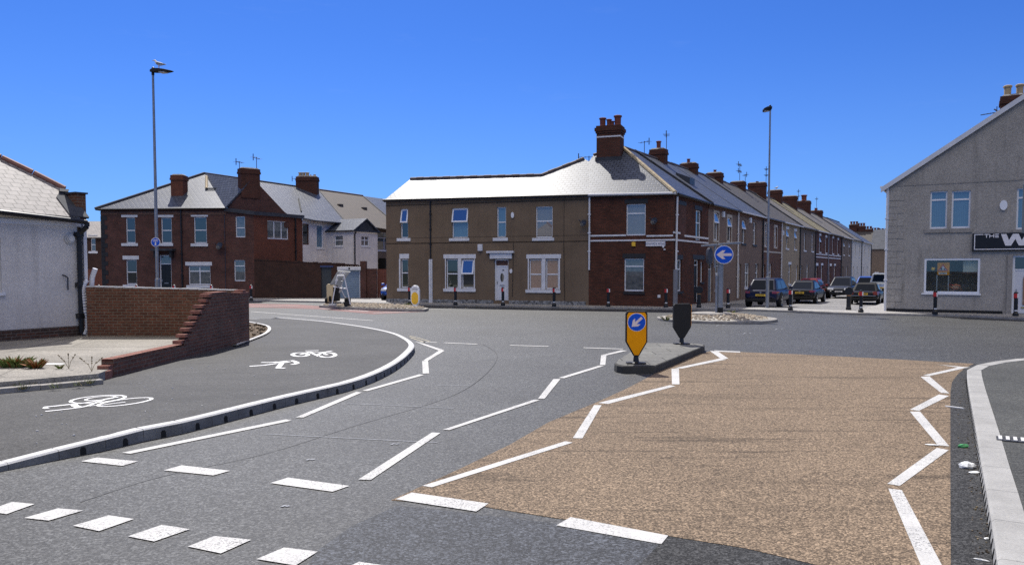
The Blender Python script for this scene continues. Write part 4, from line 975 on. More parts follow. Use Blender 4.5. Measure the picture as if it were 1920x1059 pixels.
# roof with white verge
y1 = 11.2; up = lambda x, d=0: zE+kk*min(x, 2*XR-x)+d
mb = MB().plate([(xl-.3,-.12,up(xl-.3,.06)),(XR,-.12,up(XR,.06)),(XR,y1,up(XR,.06)),(xl-.3,y1,up(xl-.3,.06))], .07).plate([(XR,-.12,up(XR,.06)),(XE+.3,-.12,up(XE+.3,.06)),(XE+.3,y1,up(XE+.3,.06)),(XR,y1,up(XR,.06))], .07)
rf = mb.build('roof', M['slate'], hs, S)
m = MB()
for xa, xb3 in ((xl-.33, XR), (XR, XE+.33)): m.prism([(xa,up(xa,-.14)),(xb3,up(xb3,-.14)),(xb3,up(xb3,.09)),(xa,up(xa,.09))], -.17, -.125)
m.build('verge_board', M['gutter_w'], rf, S)
MB().tube((xl-.32,-.1,zE-.12),(xl-.32,y1,zE-.12), .06).build('gutter', M['gutter_w'], hs, S)
cxa, cz = S.xz(1876,182,3.0); cxb = cxa+1.9; ztop = S.xz(1880,184,3.0)[1]
co = chimney(hs, S, cxa, cxb, 2.6, 3.5, zE+2, ztop, (), mat='brick_chim')
for px in (1889, 1912):
    p = MB(); pot(p, S.xz(px,180,3.0)[0], 3.0, ztop-.02, .56, .145, 16); p.build('chimney_pot', M['pot_cr'], co, S)
ar = MB(); x0, z0 = S.xz(1869,211,.6); ar.tube((x0,.6,z0-.3),(x0,.6,z0+.25), .02, n=6); x1, z1 = S.xz(1839,216,.6); ar.tube((x0,.6,z0),(x1,.6,z1), .02, n=6); ar.tube((x0-.1,.6,z0+.15),(x0+.12,.6,z0-.05), .03, n=6)
for k in range(5): xx = x1+(x0-x1)*k/5; ar.tube((xx,.48,z1+(z0-z1)*k/5),(xx,.72,z1+(z0-z1)*k/5), .008, n=5)
ar.build('aerial', M['steel_dk'], hs, S)
# fascia sign
q = H.rect((1823,437,1922,470.6)); fx0, fz0, fz1 = q[0], q[2], q[3]; fx1 = fx0+7.0
MB().box(fx0, fx1, -.12, 0, fz0, fz1).build('fascia_sign', M['black'], hs, S); fsg = [o for o in bpy.data.objects if o.name == 'fascia_sign'][0]
e = .035; m = MB(); i1 = fx0+.07; bar(m, i1, fx1-.07, fz0+.06, fz0+.06+e, -.128, -.12); bar(m, i1, i1+e, fz0+.06+e, fz1-.07, -.128, -.12); bar(m, i1, S.xz(1844,440)[0], fz1-.07, fz1-.07+e, -.128, -.12); bar(m, fx1-.1, fx1-.065, fz0+.06+e, fz1-.07, -.128, -.12)
m.build('border_line', M['sign_white'], fsg, S)
# lettering drawn as strokes: THE + wide W and the start of the next letter
def strokes(mb, segs, w, y0, y1):
    for (xa, za), (xb, zb2) in segs:
        d = Vector((xb-xa, 0, zb2-za)); n = Vector((-d.z, 0, d.x)).normalized()*(w/2)
        mb.prism([(xa-n.x, za-n.z), (xb-n.x, zb2-n.z), (xb+n.x, zb2+n.z), (xa+n.x, za+n.z)], y0, y1)
X = lambda px: S.xz(px, 450)[0]; hz = (fz1-fz0)
m = MB(); t1, t0 = fz1-.055, fz1-.19; w = .035
strokes(m, [((X(1845.5),t1),(X(1853.5),t1)), ((X(1849.5),t1),(X(1849.5),t0)), ((X(1855.5),t1+.015),(X(1855.5),t0)), ((X(1863),t1+.015),(X(1863),t0)), ((X(1865.5),t1),(X(1872.5),t1)), ((X(1865.5),t0+.015),(X(1872.5),t0+.015))], w, -.1285, -.12)
strokes(m, [((X(1855.5),(t1+t0)/2),(X(1863),(t1+t0)/2)), ((X(1865.5),(t1+t0)/2),(X(1872),(t1+t0)/2))], w, -.1275, -.12)
m.build('lettering', M['sign_white'], fsg, S)
m = MB(); zt, zb3 = fz1-.05, fz0+.22
W = [(X(1881.5),zt),(X(1890.5),zb3),(X(1904),zt),(X(1915.5),zb3),(X(1928),zt)]
for k, (a, b) in enumerate(zip(W, W[1:])):
    h = .10; m.prism([(a[0]-h,a[1]),(a[0]+h,a[1]),(b[0]+h,b[1]),(b[0]-h,b[1])], -.128-.0005*k, -.12)
ox = X(1917)+.62
m.prism([(ox+(.34 if 1 else 0)*math.cos(R(a)), (zb3+zt)/2-.05+.25*math.sin(R(a))) for a in range(0,360,15)], -.1312, -.12); m.build('large_lettering', M['sign_white'], fsg, S)

# reflected street things, built solid behind the shop glass
sc0 = lambda px, py, y: S.xz(px, py, y)
q = lambda a, b, y: (*S.xz(a[0], a[1], y), *S.xz(b[0], b[1], y))
b = q((1758,492),(1780,515.5),.12); FW = Fr(S.w(0,.12), S.a)
ws = thing('warning_sign', Fr(S.w((b[0]+b[2])/2, .12), S.a, .3), 'orange temporary warning sign with red triangle modelled from its shop window reflection', 'road sign')
m = MB(); m.box(b[0], b[2], 0, .02, b[3], b[1]); m.build('board', M['amber'], ws, FW)
xm = (b[0]+b[2])/2-.02; h = b[1]-b[3]; m = MB(); zt = b[1]-h*.12; zb4 = b[3]+h*.32; w2 = h*.36
m.prism([(xm-w2,zb4),(xm+w2,zb4),(xm,zt)], -.006, 0); m.build('red_triangle', M['red_band'], ws, FW); m = MB(); m.prism([(xm-w2*.68,zb4+h*.06),(xm+w2*.68,zb4+h*.06),(xm,zt-h*.14)], -.010, -.006); m.build('white_triangle', M['sign_white'], ws, FW)
m = MB(); bar(m, xm-.09, xm-.02, zb4+h*.09, zb4+h*.24, -.014, -.01); bar(m, xm+.03, xm+.09, zb4+h*.09, zb4+h*.2, -.014, -.01); m.build('symbol', M['ink'], ws, FW)
m = MB(); bar(m, xm-w2*.8, xm+w2*.8, b[3]+h*.05, b[3]+h*.22, -.006, 0); m.build('sub_plate', M['sign_white'], ws, FW); text_obj('lettering', 'DIVERT', h*.13, M['ink'], ws, FW, xm, b[3]+h*.085, -.008, sx=.9)
m = MB(); m.box(xm-.25, xm-.2, .02, .06, .3, b[3]); m.box(xm+.2, xm+.25, .02, .06, .3, b[3]); m.build('leg', M['alu'], ws, FW)
x, z = S.xz(1749.5,504.5,.19); bl = thing('beacon', Fr(S.w(x,.19), S.a, .3), 'small yellow globe on a black pole modelled from its shop window reflection', 'beacon')
FB = Fr(S.w(x,.19), S.a); m = MB(); n = 10; m.lathe([(.02,z-.085)]+[(.085*math.cos(R(a)), z+.085*math.sin(R(a))) for a in range(-75,80,15)]+[(.01,z+.086)], (0,0), 16); m.build('globe', M['amber_lt'], bl, FB, smooth=True); MB().tube((0,0,.3),(0,0,z-.08), .03, n=8).build('pole', M['black'], bl, FB)
b = q((1818-10,499),(1833,511.5),1.6); vn = MB(); b = q((1806,488.5),(1840,511),.2)
FV = Fr(S.w(b[0],.2), S.a, .3)
vn.box(0, b[2]-b[0], 0, .4, b[3]-.3, b[1]-.3); vo = vn.build('reflected_van_box', M['cream_panel'], None, FV, bevel=.03); tag(vo, 'cream white box standing for a van reflected at the right of the shop window', 'box')
MB().box(-.05, b[2]-b[0]+.03, -.05, .55, b[3]-.34, b[3]-.302).build('box_tray', M['door_br'], vo, FV)
# crouching person in orange jacket, a reflection built as a solid figure
px_, pz_ = S.xz(1789.5,546,.3); FP = Fr(S.w(px_,.3), S.a+math.pi, .3)
pb = thing('person', FP, 'person in orange hi-vis jacket bending down, modelled from a reflection in the shop window', 'person')
def skin_body(name, joints, edges, mat, parent, fr, sub=1):
    me = bpy.data.meshes.new(name); me.from_pydata([j[:3] for j in joints], edges, []); me.materials.append(mat)
    o = bpy.data.objects.new(name, me); COL.objects.link(o); put(o, parent, fr)
    sk = o.modifiers.new('skin', 'SKIN'); sk.use_smooth_shade = True
    for v, j in zip(me.skin_vertices[0].data, joints): v.radius = (j[3], j[3])
    me.skin_vertices[0].data[0].use_root = True
    s = o.modifiers.new('subd', 'SUBSURF'); s.levels = sub; s.render_levels = sub; return o
zt = S.xz(1789.5,531,.3)[1]-.3; k = zt/1.0
J = [(0,0,.72*k,.15*k),(0,-.06,.86*k,.17*k),(.0,-.2,.93*k,.17*k),(.0,-.32,.90*k,.08*k),(.02,-.42,.86*k,.085*k),(.05,-.47,.80*k,.07*k),
     (-.17*k,-.22,.86*k,.07*k),(-.21*k,-.3,.62*k,.055*k),(-.16*k,-.42,.46*k,.045*k),(-.15*k,-.47,.38*k,.035*k),(.17*k,-.22,.86*k,.07*k),(.22*k,-.28,.62*k,.055*k),(.2*k,-.4,.46*k,.045*k),(.19*k,-.45,.38*k,.035*k),
     (-.1*k,.02,.62*k,.11*k),(-.13*k,-.12,.36*k,.08*k),(-.12*k,.02,.07*k,.055*k),(-.12*k,-.14,.04*k,.045*k),(.1*k,.02,.62*k,.11*k),(.13*k,-.12,.36*k,.08*k),(.12*k,.02,.07*k,.055*k),(.12*k,-.14,.04*k,.045*k)]
E_ = [(0,1),(1,2),(2,3),(3,4),(4,5),(2,6),(6,7),(7,8),(8,9),(2,10),(10,11),(11,12),(12,13),(0,14),(14,15),(15,16),(16,17),(0,18),(18,19),(19,20),(20,21)]
skin_body('body', J, E_, M['skin'], pb, FP)
JJ = [(a,b,c,r*1.16) for a,b,c,r in (J[0],J[1],J[2],J[6],J[7],J[8],J[10],J[11],J[12])]
skin_body('jacket', JJ, [(0,1),(1,2),(2,3),(3,4),(4,5),(2,6),(6,7),(7,8)], M['orange'], pb, FP)
JL = [(a,b,c,r*1.12) for a,b,c,r in (J[0],J[14],J[15],J[16],J[18],J[19],J[20])]
skin_body('trousers', JL, [(0,1),(1,2),(2,3),(0,4),(4,5),(5,6)], M['navy_cloth'], pb, FP)
# ================================================================== LEFT SIDE
ZY = .28
# concrete yard with two low kerb steps
f0, f1 = G(0,716,ZY), G(185,700,ZY); dF = (f0-f1).normalized()
fL = f1+dF*16
m = MB(); m.slab([(f1.x,f1.y),(f1.x-.12,f1.y+.6),(-6.95,19.9),(-26,23),(-40,20),(fL.x,fL.y)], .0, ZY); struct(m.build('yard', M['yard']))
nF = Vector((-dF.y, dF.x, 0)); nF = nF if nF.y < 0 else -nF
m = MB(); L = resample([f1+nF*.02, fL+nF*.02], .9)
for a, b in zip(L, L[1:]):
    d = (b-a)*.99; w = .20+random.uniform(-.015,.02); p = [a+nF*.0, a+d, a+d+nF*w, a+nF*w]; m.slab([(v.x,v.y) for v in p], .1, .205+random.uniform(-.008,.008))
struct(m.build('yard_kerb', M['kerb_old']))
# ---------------------------------------------------------------- bungalow
bc = G(150,629,ZY); BG = Fr(bc, TA); hb2 = thing('bungalow', BG, 'rendered bungalow with diamond slate roof and black drainpipe at the left', 'house'); H = House(hb2, BG)
z0, z1 = BG.xz(0,399)[1], BG.xz(150,416)[1]; xl0 = BG.xz(0,500)[0]; ze = lambda x: z1+(z0-z1)*x/xl0
H.window((xl0-1.3, xl0+.03, 1.45, 2.75), 'g_net', (.3,), px=False, sil=(.06,.08))
H.wall('wall', 'render_bung', -13, 0, .12, ze(-13), z1, extra=lambda mb: mb.box(-13, -.01, .2, 7, .12, 3.2))
zd0, zd1 = BG.xz(0,617)[1], BG.xz(140,613)[1]; MB().box(-13, -.02, -.035, 0, .2, (zd0+zd1)/2).build('brick_plinth', brick('sooty_plinth', (.17,.075,.05), (.075,.05,.04), (.16,.135,.115), dirt=.5, stain=(.05,.045,.04)), hb2, BG)
a, b = Vector((xl0,-.28,z0+.03)), Vector((.3,-.28,ze(.3)+.06)); nR = (b-a).cross(Vector((0,math.cos(R(38)),math.sin(R(38))))).normalized(); nR = nR if nR.z > 0 else -nR
rp2 = lambda px, py: BG.pl(px, py, a, nR)
e = (a-b).normalized(); pts = [rp2(150,408.5), rp2(119,356), rp2(0,297), rp2(-240,180), a+e*9]
mb = MB().plate(pts, .05); hh = rp2(-240,180); mb.plate([pts[1], pts[2], pts[3], Vector((pts[3].x, pts[3].y+5, 3.2)), Vector((.2, 5, 3.2))], .05)
rf = mb.build('roof', M['slate_b'], hb2, BG)
m = MB(); P = [rp2(121,354.5), rp2(60,323.5), rp2(0,295), rp2(-240,178)]
for p, q in zip(P, P[1:]):
    n = max(1, int((q-p).length/.45))
    for k in range(n): m.tube(p.lerp(q,k/n), p.lerp(q,(k+.95)/n), .085, n=8)
m.build('ridge_tiles', M['ridge_red'], rf, BG)
up = Vector((0,0,.03)); m = MB(); m.plate([rp2(133,407)+up, rp2(167.5,409.5)+up, rp2(148,383)+up, rp2(128,362)+up, rp2(112,361)+up, rp2(106,371)+up], .05); m.plate([rp2(112,359)+up*3, rp2(130,362)+up*3, rp2(128,366)+up*3, rp2(112,365)+up*3], .06); m.build('lead_flashing', M['lead'], rf, BG)
zt = BG.xz(166,366,.3)[1]
mb = MB().box(.06,.32,.12,1.7,.12,zt); pp = mb.build('end_parapet', M['brick_old'], hb2, BG); MB().box(.02,.36,.08,1.75,zt,zt+.04).build('coping', M['lead'], pp, BG)
xw0, xw1 = BG.xz(156.3,480)[0], BG.xz(162.5,480)[0]; MB().box(xw0, xw1, -.03, .1, BG.xz(160,527)[1], z1-.02).build('white_board', M['gutter_w'], hb2, BG)
MB().box(-13, .1, -.02, 0, z1-.13, z1-.01).build('fascia', M['gutter_w'], hb2, BG)
m = MB(); g0, g1 = Vector((-13,-.3,ze(-13)-.02)), Vector((.08,-.3,ze(.08)-.01)); m.tube(g0, g1, .06, n=10); m.build('gutter', M['black'], hb2, BG)
xp = BG.xz(146,520)[0]; xq = BG.xz(150.5,420)[0]
m = MB(); m.path([(xq,-.3,z1-.02),(xq,-.3,z1-.13),(xp,-.1,z1-.32),(xp,-.1,.35)], .062, 10); 
for z in (2.9,1.6,.8): m.box(xp-.09,xp+.09,-.17,-.01,z-.06,z+.06)
m.build('drainpipe', M['black'], hb2, BG)
x, z = BG.xz(129.5,448); m = MB()
for r, y in ((.13,-.05),(.1,-.09),(.07,-.12)): m.disc((x,z), r, y, 0 if r > .12 else y+.05, 20)
m.build('round_vent', M['kerb'], hb2, BG)
x, z = BG.xz(121,517); MB().path([(x-.05,0,z+.02),(x-.03,-.08,z),(x+.03,-.09,z-.05),(x+.03,-.08,z-.36)], .018, 6).build('wall_hook', M['steel_dk'], hb2, BG)
# white flexible pipe
m = MB(); P = [BG.pl(px,py,(0,-.14,0),(0,1,0)) for px, py in ((163,526),(158,531),(156,543),(157.5,562),(160,585),(163.5,604),(163,618),(158,627))]
P = [BG.w(*p) for p in P]; P2 = smooth(P, 2); m.path([tuple(p) for p in P2], .055, 10)
tag(m.build('flexible_pipe', M['gutter_w'], smooth=True), 'white flexible pipe hanging against the bungalow corner down to the yard', 'pipe')
m = MB(); P = [Vector((-10.9,20.25,z)) for z in (1.3,)]; a = hit(171,541,Vector((0,20.3,0)),Vector((0,1,0))); b = hit(173,520,Vector((0,20.3,0)),Vector((0,1,0))); c = hit(178.5,503.5,Vector((0,20.3,0)),Vector((0,1,0))); m.path([tuple(Vector((a.x,a.y,.1))),tuple(a),tuple(b),tuple(c)], .062, 10)
tag(m.build('pipe_stub', M['gutter_w'], smooth=False), 'white pipe leaning up behind the brick boundary wall beside the bungalow', 'pipe')

# ---------------------------------------------------------------- broken brick boundary wall
B = G(214,706,.13); A = G(468,640.5,.13)
BWF = Fr(B, math.atan2(A.y-B.y, A.x-B.x)); LW = (A-B).length
bw = thing('boundary_wall', BWF, 'broken red brick boundary wall stepping down around the concrete yard', 'wall')
zlow = BWF.xz(214,673.5)[1]; zlow2 = BWF.xz(340,649)[1]; xs0 = BWF.xz(345,645)[0]; xs1 = BWF.xz(396,548)[0]; ztop = BWF.xz(420,549)[1]; zend = BWF.xz(466,551)[1]
print('wall', LW, zlow, zlow2, xs0, xs1, ztop, zend)
rr = random.Random(3); N = 9; prof = [(0,.05),(LW,.05),(LW,zend)]; prof += [(LW-.5,zend),(LW-.5,zend+.0)]
st = []
for k in range(N):
    xk = xs0+(xs1-xs0)*k/(N-1)+rr.uniform(-.04,.04); zk = zlow2+(ztop-zlow2)*(k+1)/N; st.append((xk, zk))
up = [(LW,zend),(xs1+.9,ztop)]
poly = [(0,.05),(LW,.05),(LW,zend),(xs1+.9,ztop)]
for k in range(N-1,-1,-1):
    poly.append((st[k][0]+.05, st[k][1]-.01)); poly.append((st[k][0]+.05, (st[k-1][1]-.01) if k else zlow2))
poly += [(.95,zlow+.01),(.93,zlow),(0,zlow)]
m = MB(); m.prism(poly, 0, .22); m.build('stepped_wall', M['brick_step'], bw, BWF)
m = MB()
for k in range(N):   # loose toothed bricks left on each step
    x, z = st[k]; zb = st[k-1][1] if k else zlow2
    w = rr.uniform(.10,.17); m.box(x-w+.05, x+.047, rr.uniform(-.01,.02), rr.uniform(.19,.225), z-.072, z-.002)
    if k % 3 != 1: m.box(x-.02, x+.30, -.006, .1, z-.006, z+.004)
m.box(LW-.62,LW-.02,-.012,.225,zend+.002,zend+.06); m.box(LW-.42,LW-.2,-.008,.22,zend+.062,zend+.115); m.box(xs1+.05,xs1+.9,-.01,.22,ztop+.002,ztop+.03)
for k in range(10): x = -.02+k*.27; m.box(x, x+.24, rr.uniform(-.015,.01), .21, zlow+(zlow2-zlow)*max(0,(x-.9)/(xs0-.9))*0+.003, zlow+.012)
m.build('loose_brick', M['brick_face'], bw, BWF, bevel=.006)
m = MB(); m.box(-.16, 0, .01, .21, .05, zlow-.09); m.box(-.5,-.16,-.05,.3,.05,.27); m.build('wall_end', M['brick_face'], bw, BWF, bevel=.008)
kb = Fr((-6.86-.0, 19.95), math.pi)
yb = 19.92; XL = hit(162,560,Vector((0,yb,0)),Vector((0,1,0))).x; XRr = BWF.w(LW,.2).x
WB2 = Fr((XL, yb), 0); zt0 = WB2.xz(165,538)[1]; zt1 = WB2.xz(398,545)[1]; wx = XRr-XL
m = MB(); m.prism([(0,.05),(wx,.05),(wx,zt1),(0,zt0)], 0, .22); m.build('rear_wall', M['brick_old'], bw, WB2)
m = MB(); 
n = int(wx/.24)
for k in range(n): x = k*.24; zz = zt0+(zt1-zt0)*x/wx; m.box(x, x+.225, -.006+rr.uniform(-.006,.006), .226, zz-.004, zz+.022+rr.uniform(-.004,.006))
m.build('capping', M['kerb'], bw, WB2)

# ---------------------------------------------------------------- left brick end house, its wing and the row behind
YF = 51.5; LH = Fr((hit(190,450,Vector((0,YF,0)),Vector((0,1,0))).x, YF), 0)
hl = thing('end_terrace_house', LH, 'two storey red brick end house with white lintels and slate hip roof', 'house'); H = House(hl, LH)
xw = LH.xz(476,450)[0]
H.window((236,408,253.5,456), 'g_dark', (.5,), lin=(227.5,399,258,407.4), sil=(228,456,259,461.3)); H.window((302,408,322,456), 'g_dark', (.5,), lin=(296,399,325,407.4), sil=(297,456,325,461.3)); H.window((363.5,407,387.5,456), 'g_green', (.5,), lin=(358,398.5,390,406.5), sil=(358,456.5,390.3,462))
H.window((236.5,487,256.5,533), 'g_dark', (.5,), lin=(230,479.5,260.5,486.6), sil=(231,533.5,258,540)); H.window((353.5,498.5,394.5,534), 'g_net', (.28,), mu=(.5,), lin=(347.5,491,397.5,498), sil=(350,534.5,395,540))
H.window((441.5,405.5,459.5,445), 'g_net', (.55,), px=True); H.window((439,487.5,459.5,527), 'g_net', (.28,), px=True)
H.door((299,478,321.5,559), 'door_dk', 'upvc', transom=.5, tg='g_net', label='black door under a dark canopy')
MB().box(LH.xz(289,470)[0], LH.xz(329.5,470)[0], -.55, .0, LH.xz(310,470.5)[1], LH.xz(310,466.5)[1]).build('door_canopy', M['lead'], hl, LH)
for px in (295, 324): x = LH.xz(px,470)[0]; MB().prism([(x-.08,LH.xz(px,483)[1]),(x+.08,LH.xz(px,483)[1]),(x+.08,LH.xz(px,471)[1]),(x-.08,LH.xz(px,471)[1])], -.4, 0).build('canopy_bracket', M['stone_dk'], hl, LH)
zA, zP, zW = LH.xz(190,391)[1], LH.xz(424,389)[1], LH.xz(476,400.5)[1]; xP = LH.xz(424,389)[0]
Wf = Fr(LH.w(xw, 0), TA)
H.wall('wall', 'brick_dark', 0, xP, 0, zA, zP, extra=lambda mb: mb.box(0, xP, .2, 5, 0, zP-.2))
H.wall('wing_front', 'brick_dark', xP, xw, 0, LH.xz(424,393.5)[1], zW)
HW = House(hl, Wf); lw = Wf.xz(567,440)[0]; zW2 = Wf.xz(567,408)[1]
HW.window((501.5,414.5,541.5,448.5), 'g_net', (), mu=(.34,.68), px=True)
HW.wall('wing_wall', 'brick_wing', 0, lw, 0, zW, zW2, extra=lambda mb: mb.box(.2, lw, .2, 3.5, 0, zW2-.25))
zl3 = LH.xz(476,487)[1]
m = MB(); m.box(0, xw+.0, -.004, 0, 0, .0001+.25); m.build('plinth', M['brick_yard'], hl, LH)
m = MB(); m.hexa([(xP,-.12,0),(xw+.1,-.12,0),(xw+lw*math.sin(TH)+.15,lw*math.cos(TH),0),(xP,3,0)], [(xP,-.12,.14),(xw+.1,-.12,.14),(xw+lw*math.sin(TH)+.15,lw*math.cos(TH),.14),(xP,3,.14)])
m = MB(); m.poly([(xP-.1,-.15,LH.xz(424,392)[1]),(xw+.12,-.15,zW+.06),local(LH,Wf.w(lw+.1,-.12,zW2+.08)),local(LH,Wf.w(lw,3,zW2+.1)),(xP-.1,3,zP+.05)]); 
f = [Vector(v) for v in m.v]; m = MB().hexa([tuple(v-Vector((0,0,.16))) for v in f], [tuple(v+Vector((0,0,.08))) for v in f]); m.build('wing_roof', M['lead'], hl, LH)
# roofs
def onW(px, py): return Wf.xz(px, py)
apx = local(LH, (-22.5, 57, 9.0)); eL = Vector((-.25,-.2,zA-.05)); eP = Vector((xP,-.2,zP-.03))
P2 = local(LH, Wf.w(*[ (lambda q: (q[0], 0, q[1]))(Wf.xz(541,403))][0])); gn = (P2-eP).cross(Vector((0,0,1))).normalized(); ga = LH.pl(469,338,eP,gn)
Dl = Vector((math.sin(TH), math.cos(TH), 0))
RN = Dl.cross(Wf.w(0,0,5.75)-Vector((-22.5,57,9.0))).normalized(); RN = RN if RN.z > 0 else -RN
rear = lambda px, py: hit(px, py, Vector((-22.5,57,9.0)), RN)
rl = lambda px, py: local(LH, rear(px, py))
mb = MB(); mb.plate([eL, eP, apx], .1).plate([eP, ga, apx], .1); mb.plate([apx, ga, rl(489,363), rl(541,403), rl(592,413), rl(541,348)], .08)
mb.plate([eL, apx, Vector((-.25, 9, zA-.05))], .1)
rf = mb.build('roof', M['slate'], hl, LH)
gw = MB(); gp1, gp2 = Vector((xP+.05,.05,zP-.1)), P2+Vector((0,0,-.1)); gw.hexa([gp1-Vector((0,0,.8)), gp2-Vector((0,0,.8)), gp2+Vector((-.15,.2,-.8)), gp1+Vector((-.15,.2,-.8))], [gp1, gp2, gp2+Vector((-.15,.2,0)), gp1+Vector((-.15,.2,0))])
gw.hexa([gp1, gp2, gp2+Vector((-.15,.2,0)), gp1+Vector((-.15,.2,0))], [ga+Vector((-.25,-.05,-.1)), ga+Vector((.35,.3,-.1)), ga+Vector((.2,.5,-.1)), ga+Vector((-.4,.15,-.1))]); gw.build('gable', M['brick_dark'], hl, LH)
GD = math.atan2(gp2.y-gp1.y, gp2.x-gp1.x); GF = Fr(LH.w(ga.x, ga.y), GD)
w1 = abs(GF.xz(488,330)[0]-GF.xz(451,330)[0])
gx0, gx1 = GF.xz(452,330)[0], GF.xz(487.5,330)[0]; chimney(hl, GF, gx0, gx1, .0, .65, ga.z-1.2, GF.xz(470,316.5)[1], mat='brick_chim')
aerial(hl, GF, gx0-.0, .3, GF.xz(470,320)[1]-.3, .9, 4, .6, .5); aerial(hl, GF, gx1-.15, .2, GF.xz(470,318)[1]-.2, 1.1, 4, 1.0, .8)
NF = (eP-eL).cross(apx-eL).normalized(); NF = NF if NF.z > 0 else -NF
fr_ = lambda px, py: LH.pl(px, py, eL, NF)
c0 = fr_(335,365); a0, a1 = fr_(324,364).x, fr_(346.5,364).x; chimney(hl, LH, a0, a1, c0.y-.2, c0.y+.6, c0.z-.3, LH.xz(335,329,c0.y)[1], mat='brick_wing')
m = MB(); m.tube(eL+Vector((0,0,.02)), apx+Vector((0,0,.02)), .10, n=8); m.tube(apx, rl(541,348), .10, n=8); m.build('ridge_tiles', M['lead'], rf, LH)
v = fr_(390,328); q0, q1, q2 = fr_(388,332)+Vector((0,-.08,.04)), fr_(388,355)+Vector((0,-.08,.04)), fr_(456,354)+Vector((0,-.08,.04))
m = MB(); m.tube(q0, q1, .09, n=6); m.build('verge_tiles', M['ridge_sand'], rf, LH); m = MB(); m.tube(q1, q2, .05, n=6); m.build('flashing', M['lead'], rf, LH)
m = MB(); m.tube((-.2,-.2,zA-.08),(xP,-.2,zP-.08), .055, n=8); m.build('gutter', M['black'], hl, LH)
x = LH.xz(341,450)[0]; pipe(H, [(x,-.07,zP-.15),(x,-.07,.15)], .05, 'black'); x = LH.xz(422,450)[0]; pipe(H, [(x,-.03,zP-.5),(x,-.03,.3)], .02, 'steel_dk', 'cable'); xq = Wf.xz(553,430)[0]; pipe(HW, [(xq,-.07,zW2-.1),(xq,-.07,2.5)], .05, 'black')
m = MB(); k = 0; z = .15
while z < zA-.6: m.box(-.012, .42 if k % 2 else .24, -.02, .0, z, z+.28); z += .30; k += 1
m.build('quoins', M['stone_dk'], hl, LH); m = MB().box(0, xP, -.035, 0, zA-.42, zA-.2); m.build('eaves_course', M['brick_step'], hl, LH); dish(H, *LH.xz(414,461), .26)

# white rendered house behind the yard, with its gabled offshoot
hw = thing('white_house', Wf, 'white rendered house behind the yard wall with small gabled offshoot', 'house'); HWw = House(hw, Wf)
xa, xb = lw+.01, Wf.xz(660,440)[0]
HWw.window((567.5,419.5,580,459), 'g_dark', (), fm='door_br', px=True); HWw.window((594,422,606.5,465), 'g_blue', (), px=True, sil=(.1,.1))
zwa, zwb = Wf.xz(567,407.5)[1], Wf.xz(612,413.5)[1]
HWw.wall('wall', 'white_wall', xa, xb, 0, zwa, zwb, extra=lambda mb: mb.box(xa, xb, .2, 5, 0, zwb-.1))
Cc = (-11.47, 56.0); OL = 2.62
OF = Fr(Vector((*Cc, 0))-D2*OL, -TH); OR = Fr(Cc, TA); HO, HQ = House(hw, OF), House(hw, OR); lr = OR.xz(708,450)[0]; zo = OR.xz(663,431.5)[1]
HO.window((626.5,441.5,643,461.5), 'g_net', (.45,), px=True, sil=(.06,.08)); HQ.window((677.5,443,693,461.5), 'g_net', (.4,), mu=(.5,), px=True, sil=(.08,.08))
HO.wall('offshoot_wall', 'white_wall', 0, OL, 0, zo, zo); HQ.wall('offshoot_wall', 'white_wall', 0, lr, 0, zo, zo, extra=lambda mb: mb.box(.2, lr, .2, OL, 0, zo-.05))
zg = OR.xz(686,411)[1]; m = MB().prism([(0,zo),(lr,zo),(lr/2,zg)], 0, .15); m.build('gable', M['lead'], hw, OR)
m = MB(); m.plate([(-.15,-.15,zo-.02),(-.15,OL,zo-.02),(lr/2,OL,zg+.06),(lr/2,-.15,zg+.06)], .07); m.plate([(lr+.15,-.15,zo-.02),(lr+.15,OL,zo-.02),(lr/2,OL,zg+.06),(lr/2,-.15,zg+.06)], .07); m.build('offshoot_roof', M['slate'], hw, OR)
m = MB(); m.tube((-.18,-.1,zo-.05),(-.18,OL,zo-.05), .05, n=6); m.tube((-.1,-.18,zo-.06),(lr+.1,-.18,zo-.06), .05, n=6); m.path([(.22,-.1,zo-.1),(.12,-.06,zo-.3),(.12,-.06,.3)], .045, 8); m.build('drainpipe', M['black'], hw, OR)
wl = lambda px, py: local(Wf, rear(px, py))
mb = MB().plate([wl(541,348), wl(592,413), wl(648,418), wl(597,356)], .08)
rf = mb.build('roof', M['slate'], hw, Wf); m = MB(); m.tube(wl(541,348), wl(597,356), .1, n=8); m.build('ridge_tiles', M['lead'], rf, Wf)
cc = wl(578,358); x0 = cc.x; cw0, cw1 = Wf.pl(557,345,cc,(0,1,0)).x, Wf.pl(596.5,345,cc,(0,1,0)).x
CF = Fr(Wf.w(cc.x, cc.y), 0); q0, q1 = CF.xz(557,345)[0], CF.xz(595.5,345)[0]
chimney(hw, CF, q0, q1, -.3, .45, cc.z-1.0, CF.xz(575,332)[1], ((.15,.5,.32,.14),(.32,.5,.32,.14),(.5,.5,.32,.14),(.66,.5,.15,.05),(.85,.5,.15,.1)), 'pot_cr', mat='brick_chim')
aerial(hw, CF, q0-.12, .1, CF.xz(575,350)[1], .7, 4, .6, .2)
m = MB(); a, b = wl(560,373), wl(565,398); m.tube(a+Vector((0,0,.06)), b+Vector((0,0,.06)), .05, n=6); m.build('flue_pipe', M['black_m'], rf, Wf)
